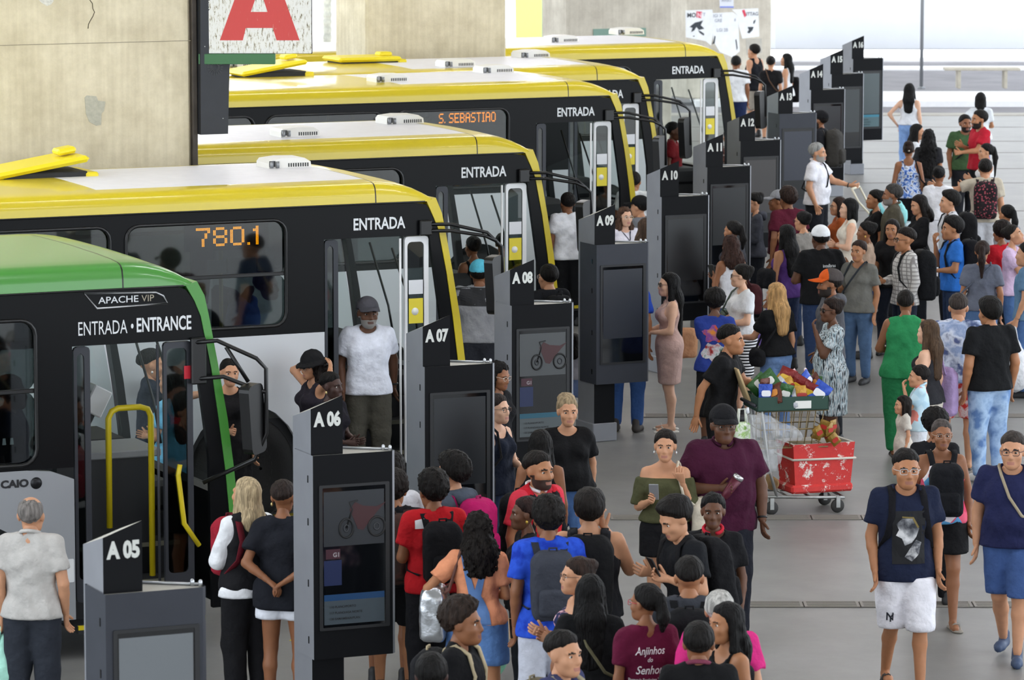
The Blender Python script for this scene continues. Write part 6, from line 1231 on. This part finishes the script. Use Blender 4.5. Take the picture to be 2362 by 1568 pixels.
p('woman in maroon t-shirt printed Anjinhos do Senhor, red glasses', 1490, 1352, 1.62, -165, 'f', 'b', 'pony:.16', '#100e0d', top=('tee', '#5f1534'), head=(-35, 0), ex=(('glasses', '#c83a4a'), ('words', 'Anjinhos', 0, 1.265, .05, '#ece6ea', -1, .01, .8, None, .3), ('words', 'do', 0, 1.215, .03, '#ece6ea', -1, .01, .8, None, .3), ('words', 'Senhor', 0, 1.135, .055, '#ece6ea', -1, .01, .8, None, .3), ('words', 'Paroquia Santissima Trindade', 0, 1.085, .022, '#ece6ea', -1, .01, .8, .27)))
p('grey haired person in bright pink shirt behind the woman with black hair', 1660, 1366, 1.62, 172, 'm', 'm', 'short', '#b5b3ae', top=('shirt', '#d2307e'), g=1.12)
p('woman in black tank top with long glossy black hair, beside the pink shirt', 1678, 1395, 1.67, -62, 'f', 't', 'long:.36', '#0e0d0d', top=('tank', '#17171a'), ex=(('bag', 'big black bag at the elbow of the woman with glossy hair', '#17171a', 1, .26, .16, .08, 1.12, -.1, False),))
p('man with cropped black hair in black polo with striped collar, lowest in the crowd', 1612, 1438, 1.66, 178, 'm', 'b', 'short', '#14110f', top=('polo', '#151517', {'collar': '#7a3a4e'}), arms='PP')
# print of a portrait on the navy t-shirt: a plain stand-in of light and dark patches
x_print(ny, [(-.115, 1.30), (.115, 1.30), (.115, .93), (-.115, .93)], '#0c0d12', 1, .004)
x_print(ny, [(-.07, 1.18), (-.03, 1.25), (.05, 1.25), (.09, 1.21), (.07, 1.17), (.09, 1.13), (.05, 1.11), (.03, 1.06), (-.02, 1.08), (-.05, 1.12)], pattern('camo', '#d8d8da', '#8a8c90', '#3a3c42'), 1, .006)
x_print(ny, [(-.09, 1.08), (-.05, 1.1), (.0, 1.03), (.03, .98), (-.02, .95), (-.07, 1.0)], pattern('camo', '#a8a8ac', '#4a4c52', '#d0d0d2'), 1, .006)
for q in ([(-.07, 1.19), (-.03, 1.26), (-.02, 1.25), (-.06, 1.18)], [(-.03, 1.26), (.05, 1.265), (.05, 1.255), (-.02, 1.25)]): x_print(ny, q, '#7a6a3a', 1, .008, 2)
_t = ny.top; ny.top = ny.bot; V_, _ = text_mesh('NY', .03, .8); lettering('emblem', 'N', .055, mat('#20222c', .7), ny.bot, lambda a, c: front_point(ny, .115 - a + .03, .53 + c, 1, .004), .02, .9); lettering('emblem', 'Y', .055, mat('#20222c', .7), ny.bot, lambda a, c: front_point(ny, .115 - a + .027, .52 + c, 1, .006), .02, .9); ny.top = _t
# ================================================================== loose things
def shopping(label, px, py, z, w, d, h, m1, m2, rz, name='shopping_bag'):
    P = at_z(px, py, z); o = empty(name, P, math.radians(rz), label, 'bag'); mb = MB(); t = .86
    vs_ = [(-w * t, -d, 0), (w * t, -d, 0), (w * t, d, 0), (-w * t, d, 0), (-w, -d, h), (w, -d, h), (w, d, h), (-w, d, h)]
    mb.add(vs_, [(0, 1, 5, 4), (2, 3, 7, 6)], 0); mb.add(vs_, [(1, 2, 6, 5), (3, 0, 4, 7), (0, 3, 2, 1)], 1); mb.build('bag_body', [m1, m2], o)
    for s_ in (-1, 1): MB().tube([(-w * .5, s_ * d, h - .02), (-w * .4, s_ * d * .6, h + .14), (w * .4, s_ * d * .6, h + .14), (w * .5, s_ * d, h - .02)], .01, 5).build('bag_handle', m1, o)
    return o
sb = shopping('orange and white shopping bag held by the man stepping off the bus', 918, 1048, .30, .10, .09, .42, mat('#e8762a', .5, noise=.1), mat('#c9cfcc', .5), 24)
f = Field((-.14, -.13, .3), (.14, .13, .58), .018); f.ell((0, 0, .42), (.09, .08, .07), .02); f.cone((0, 0, .45), (-.06, -.02, .53), .05, .03, .03); f.ripple(.006, 40, 2); soft('inner_plastic_bag', f, '#cfe6e2', sb)
# ------------------------------------------------------------------ the snack trolley
P0 = at_z(1772, 1188, 0); tro = empty('shopping_trolley', P0, math.radians(12), 'battered metal shopping trolley loaded with snacks, pushed by the man in black', 'trolley')
M_MET = mat('#a9aaa8', .4, .7, noise=.15, nscale=15)
def loc(px, py, z): return np.array(at_z(px, py, z))
iv = Matrix.Rotation(-math.radians(12), 3, 'Z')
def tl(px, py, z): return iv @ (Vector(loc(px, py, z)) - Vector(P0))
w0, w1, w2, w3 = Vector((0, 0, 0)), tl(1925, 1190, 0), tl(1765, 1150, 0) , tl(1935, 1150, 0)
W_, D_ = .72, .42                                     # base frame, metres
fr = MB(); base = [(0, 0, .17), (W_, 0, .14), (W_, D_, .14), (0, D_, .17)]
fr.tube(base, .016, 6, closed=True)
for x in (.2, .4): fr.tube([(x, 0, .155), (x, D_, .155)], .01, 5)
fr.build('base_frame', M_MET, tro)
for y in (0, D_):
    MB().tube([(.08, y, .17), (.0, y, .45), (-.07, y, .98), (-.14, y, 1.02)], .015, 6).build('upright', M_MET, tro)
MB().tube([(-.14, -.02, 1.02), (-.14, D_ + .02, 1.02)], .018, 8).build('push_handle', mat('#2a2c34', .5), tro)
wb = MB()
for k in range(9):
    x = -.08 + k * .075
    for y in (0, D_): wb.tube([(x * .9, y, .62), (x, y, .96)], .005, 4)
for z, x0 in ((.62, -.07), (.79, -.08), (.96, -.09)):
    wb.tube([(x0, 0, z), (.56, 0, z), (.56, D_, z), (x0, D_, z)], .007, 5, closed=True)
for k in range(6): wb.tube([(-.07, k * D_ / 5, .62), (.54, k * D_ / 5, .62)], .005, 4)
wb.build('wire_basket', mat('#8d7a55', .5, .4), tro)
for x, y in ((.03, 0), (.66, 0), (.03, D_), (.66, D_)):
    wl = MB(); wl.lathe([(.02, -.018), (.058, -.018), (.065, 0), (.058, .018), (.02, .018)], 20, axis='y', M=Matrix.Translation((x, y, .065))); wo = wl.build('wheel', mat('#2e2d2c', .7), tro)
    MB().bbox(x - .02, x + .02, y - .028, y - .02, .05, .16, .003).bbox(x - .02, x + .02, y + .02, y + .028, .05, .16, .003).build('fork', M_MET, wo)
def on_tro(v): return Vector(P0) + Matrix.Rotation(math.radians(12), 3, 'Z') @ Vector(v)
def thing_at(name, label, cat, v, rz=12, group=None): return empty(name, on_tro(v), math.radians(rz), label, cat, group)
# peeling red cooler and its lid
M_CO, N, L, b_ = newmat('peeling_red'); tc = N.new('ShaderNodeTexCoord'); n1 = N.new('ShaderNodeTexNoise'); n1.inputs['Scale'].default_value = 9; n1.inputs['Detail'].default_value = 10; n1.inputs['Roughness'].default_value = .8; L.new(tc.outputs['Object'], n1.inputs['Vector'])
rr = ramp(N, [(.0, '#d8a23a'), (.33, '#c8302c'), (.37, '#cf332d'), (.56, '#c42a28'), (.6, '#e4dcd4'), (.75, '#efece6')]); L.new(n1.outputs[0], rr.inputs[0]); L.new(rr.outputs[0], b_.inputs['Base Color']); b_.inputs['Roughness'].default_value = .6
co = thing_at('cooler', 'peeling red painted foam cooler box on the trolley', 'cooler', (.50, .2, .27), 20)
cb = MB(); a, b, h_ = .31, .2, .38; t = .9
for (s0, z0), (s1, z1) in (((t, 0), (1, h_)),):
    vs_ = [(-a * s0, -b * s0, z0), (a * s0, -b * s0, z0), (a * s0, b * s0, z0), (-a * s0, b * s0, z0), (-a * s1, -b * s1, z1), (a * s1, -b * s1, z1), (a * s1, b * s1, z1), (-a * s1, b * s1, z1)]
    cb.add(vs_, [(0, 1, 5, 4), (1, 2, 6, 5), (2, 3, 7, 6), (3, 0, 4, 7), (0, 3, 2, 1)])
    vi = [(-a * .88, -b * .84, .05), (a * .88, -b * .84, .05), (a * .88, b * .84, .05), (-a * .88, b * .84, .05), (-a * .9, -b * .86, z1), (a * .9, -b * .86, z1), (a * .9, b * .86, z1), (-a * .9, b * .86, z1)]
    cb.add(vi, [(4, 5, 1, 0), (5, 6, 2, 1), (6, 7, 3, 2), (7, 4, 0, 3), (0, 1, 2, 3)], 1)
    cb.add(vs_[4:] + vi[4:], [(0, 1, 5, 4), (1, 2, 6, 5), (2, 3, 7, 6), (3, 0, 4, 7)], 1)
cb.build('cooler_body', [M_CO, mat('#b9b2a8', .8)], co)
MB().tube([(-a - .004, -b - .006, .24), (a + .004, -b - .006, .23), (a + .004, b + .006, .24), (-a - .004, b + .006, .25)], .011, 6, closed=True).build('rope', mat('#d5cec2', .9), co)
ld = thing_at('foam_slab', 'peeling red foam slab lying flat under the cooler', 'foam slab', (.49, .2, .19), 20); MB().bbox(-.31, .31, -.2, .2, 0, .08, .02).build('slab_panel', M_CO, ld)
bt = thing_at('water_bottle', 'clear water bottle with blue cap in the cooler', 'bottle', (.5, .2, .36), 0); MB().lathe([(.03, 0), (.033, .02), (.033, .17), (.014, .22), (.014, .24)], 14).build('bottle_body', glass('#dfe8ee', .9), bt); MB().lathe([(.017, .235), (.017, .26)], 12).build('bottle_cap', mat('#2a5ad0', .4), bt)
rc = thing_at('cardboard_roll', 'rolled brown cardboard wedged behind the cooler', 'roll', (.06, .06, .28), 12); MB().lathe([(.06, 0), (.06, .3), (.045, .3), (.045, 0)], 18, axis='y').build('cardboard', mat('#9a7b52', .9), rc)
# tray of snacks
ty = thing_at('snack_tray', 'dark green cardboard tray full of snack packets', 'tray', (.22, .21, .965)); tb = MB(); tb.box(-.34, .34, -.24, -.23, 0, .13).box(-.34, .34, .23, .24, 0, .13).box(-.34, -.33, -.24, .24, 0, .13).box(.33, .34, -.24, .24, 0, .13).box(-.34, .34, -.24, .24, 0, .01); tb.build('tray_box', mat('#2e4a40', .8), ty)
MB().box(.02, .17, -.246, -.241, .02, .09).build('price_label', mat('#e8e8e4', .7), ty)
def packet(label, v, cols, rot, size=1.0, cat='snack packet', group='snack packets heaped in the tray'):
    o = thing_at('snack_packet', label, cat, v, 0, group); o.rotation_euler = [math.radians(a) for a in rot]; m = mat(cols[0], .3, .25, bump=.6, bscale=40); vs_ = []; F = []; nu, nv = 7, 9
    for sd in (1, -1):
        for i in range(nu):
            for j in range(nv):
                u, w = i / (nu - 1) * 2 - 1, j / (nv - 1) * 2 - 1; th = .03 * (1 - u ** 4) * (1 - w ** 4) + .004 * math.sin(9 * u + 7 * w); vs_.append((u * .075 * size, sd * max(th, .001) * size, w * .1 * size))
    for k in range(2):
        for i in range(nu - 1):
            for j in range(nv - 1): q = (k * nu * nv + i * nv + j, k * nu * nv + (i + 1) * nv + j, k * nu * nv + (i + 1) * nv + j + 1, k * nu * nv + i * nv + j + 1); F.append(q if k else q[::-1])
    me = bpy.data.meshes.new('packet_foil'); me.from_pydata(vs_, [], F); me.materials.append(m); me.polygons.foreach_set('use_smooth', [True] * len(F)); link('packet_foil', me, o)
    if len(cols) > 1:
        MB().plate(rrect(-.05 * size, .05 * size, -.035 * size, .03 * size, .02 * size, 3), (), -.036 * size, -.031 * size).build('packet_emblem', mat(cols[1], .4), o)
    return o
SN = [('blue foil snack packet with white emblem', ('#2448a8', '#e8e8ee')), ('brown foil snack packet with orange emblem', ('#5a2a1c', '#d88a2c')), ('green foil snack packet with white emblem', ('#2c5a2c', '#e6e6e0')), ('silver foil snack packet', ('#b9bcc4', '#3a55b0')), ('gold foil snack packet with red emblem', ('#b98a30', '#a82a22')), ('dark red foil snack packet with yellow emblem', ('#7a1c1c', '#e0b83a'))]
r3 = random.Random(11)
for i in range(26):
    lab, cols = SN[i % 6]; packet(lab + ' heaped in the green tray', (-.02 + (i % 7) * .085 + r3.uniform(-.02, .02), .04 + (i // 7) * .1 + r3.uniform(-.02, .02), 1.07 + (.1 if 7 <= i < 21 else 0) + r3.uniform(-.02, .06)), cols, (r3.uniform(-30, 15), r3.uniform(-50, 50), r3.uniform(-40, 40)), r3.uniform(.8, 1.1))
for i in range(8):
    packet('small gold foil snack packet hanging in a bunch from the trolley side', (.46 + (i % 4) * .05, -.05 + (i // 4) * .05, .74 + r3.uniform(-.06, .08)), ('#8a6a24', '#b02a22'), (r3.uniform(-20, 20), r3.uniform(-40, 40), r3.uniform(-60, 60)), .6, group='gold packets hanging from the trolley')
for i in range(3):
    o = thing_at('popcorn_bag', 'clear bag of pink popcorn standing in the snack tray', 'popcorn bag', (.2 + i * .12, .25 + .04 * i, 1.08), 0, 'bags of pink popcorn'); f = Field((-.09, -.08, -.02), (.09, .08, .26), .015); f.ell((0, 0, .08), (.055, .045, .09), .02); f.cone((0, 0, .14), (0, 0, .22), .03, .015, .02); f.ripple(.005, 90, i); soft('popcorn', f, pattern('patch', '#e8c8cc', '#e8e4e0', '#d8a0a8', scale=4), o)
fl = thing_at('cardboard_flap', 'tall piece of cardboard leaning on the trolley handle', 'cardboard', (-.1, .3, 1.0), 12); MB().bbox(-.02, .0, -.1, .1, 0, .36, .004, M=Matrix.Rotation(math.radians(-22), 4, 'Y')).build('cardboard_sheet', mat('#c4ab80', .85), fl)
M_CLR = mat('#dfe3e8', .25, bump=.8, bscale=22)
M_BAGC, N, L, b_ = newmat('clear_plastic'); b_.inputs['Base Color'].default_value = (.75, .77, .8, 1); b_.inputs['Roughness'].default_value = .18; tr_ = N.new('ShaderNodeBsdfTransparent'); mx = N.new('ShaderNodeMixShader'); mx.inputs[0].default_value = .28
tc = N.new('ShaderNodeTexCoord'); n1 = N.new('ShaderNodeTexNoise'); n1.inputs['Scale'].default_value = 14; n1.inputs['Detail'].default_value = 4; L.new(tc.outputs['Object'], n1.inputs['Vector']); bp = N.new('ShaderNodeBump'); bp.inputs['Strength'].default_value = .9; bp.inputs['Distance'].default_value = .03; L.new(n1.outputs[0], bp.inputs['Height']); L.new(bp.outputs[0], b_.inputs['Normal'])
L.new(tr_.outputs[0], mx.inputs[1]); L.new(b_.outputs[0], mx.inputs[2]); L.new(mx.outputs[0], N['Material Output'].inputs[0])
cl = thing_at('clear_bag', 'big crumpled clear plastic bag tied to the trolley handle', 'bag', (-.08, -.1, .52), 12); f = Field((-.3, -.22, -.2), (.42, .22, .5), .016); f.cone((-.14, 0, .44), (-.08, 0, .3), .02, .07, .03); f.ell((-.02, .0, .12), (.19, .13, .26), .05); f.cone((-.02, 0, .3), (.3, -.02, .24), .12, .06, .06); f.ripple(.012, 34, 3); V, F = f.mesh(); link('bag_body', npmesh('clear_bag', [(V, F, 0)], [M_BAGC]), cl)
MB().lathe([(.0, .0), (.02, .01), (.012, .06)], 8, M=Matrix.Translation((-.15, 0, .44))).build('bag_knot', M_CLR, cl)
lf_ = thing_at('printed_bag', 'white shopping bag with green leaf print hanging on the trolley', 'bag', (-.27, -.06, .5), 12); MB().bbox(-.07, .07, -.05, .05, 0, .38, .02).build('bag_body', pattern('tiedye', '#eef2e8', '#9cc862', '#f0f4ea', '#86b84c', scale=3), lf_)
for s_ in (-1, 1): MB().tube([(-.04, s_ * .03, .37), (-.03, s_ * .02, .5), (.03, s_ * .02, .5), (.04, s_ * .03, .37)], .008, 5).build('bag_handle', mat('#eef2e8', .7), lf_)
# travel mug in the hand of the burgundy man
h_, d_ = bg_.hands[1]; wp = bg_.root.matrix_basis if False else None
bg_.root.rotation_euler[2]; Mw = Matrix.Translation(bg_.root.location) @ Matrix.Rotation(bg_.root.rotation_euler[2], 4, 'Z')
mg = empty('travel_mug', Mw @ Vector(np.array(h_) * bg_.k + np.array([0, .03, 0])), 0, 'burgundy travel mug with steel rim held by the large man', 'mug'); mg.rotation_euler = (0, math.radians(35), 0)
MB().lathe([(.028, -.09), (.033, -.08), (.042, .09)], 18).build('mug_body', mat('#5c1f30', .35, .3), mg); MB().lathe([(.043, .09), (.045, .1), (.045, .115), (.038, .125)], 18).build('mug_rim', mat('#c8cacc', .25, .9), mg)
# second cart of the grey haired man: pale tube handle and bags
hw, _ = w1_.hands[-1]; Mw = Matrix.Translation(w1_.root.location) @ Matrix.Rotation(w1_.root.rotation_euler[2], 4, 'Z'); hp_ = Mw @ Vector(np.array(hw) * w1_.k)
ct = empty('hand_cart', (hp_.x, hp_.y, 0), math.radians(-20), 'pale tubular hand cart of the grey haired man in white polo', 'cart'); PM = mat('#ded8c4', .5); z = hp_.z
MB().tube([(0, -.2, z - .02), (0, .2, z - .02)], .018, 8).build('push_handle', PM, ct)
for y in (-.2, .2): MB().tube([(0, y, z - .02), (.1, y, z - .2), (.45, y, .55), (.5, y, .1)], .016, 7).build('side_tube', PM, ct)
MB().bbox(.28, .8, -.2, .2, .3, .62, .02).build('crate', mat('#8fa0a4', .6), ct)
for x, y in ((.3, -.2), (.3, .2), (.75, -.2), (.75, .2)): MB().lathe([(.02, -.02), (.06, -.02), (.06, .02), (.02, .02)], 16, axis='y', M=Matrix.Translation((x, y, .06))).build('wheel', mat('#242424', .7), ct); MB().tube([(x, y, .06), (x, y, .3)], .01, 5).build('wheel_strut', M_MET, ct)
Mc = Matrix.Translation(ct.location) @ Matrix.Rotation(math.radians(-20), 4, 'Z')
for i, (x, y, c, lab) in enumerate(((.35, -.1, '#7fc0c4', 'turquoise plastic bag on the hand cart'), (.55, .08, '#dfe2e6', 'whitish plastic bag on the hand cart'), (.68, -.1, '#8fcfd0', 'pale aqua plastic bag at the end of the hand cart'))):
    o = empty('plastic_bag', Mc @ Vector((x, y, .6)), i, lab, 'bag'); f = Field((-.17, -.17, -.04), (.17, .17, .36), .02); f.ell((0, 0, .12), (.12, .1, .14), .03); f.cone((0, 0, .2), (.02, 0, .31), .07, .03, .04); f.ripple(.008, 40, i); soft('bag_body', f, c, o)
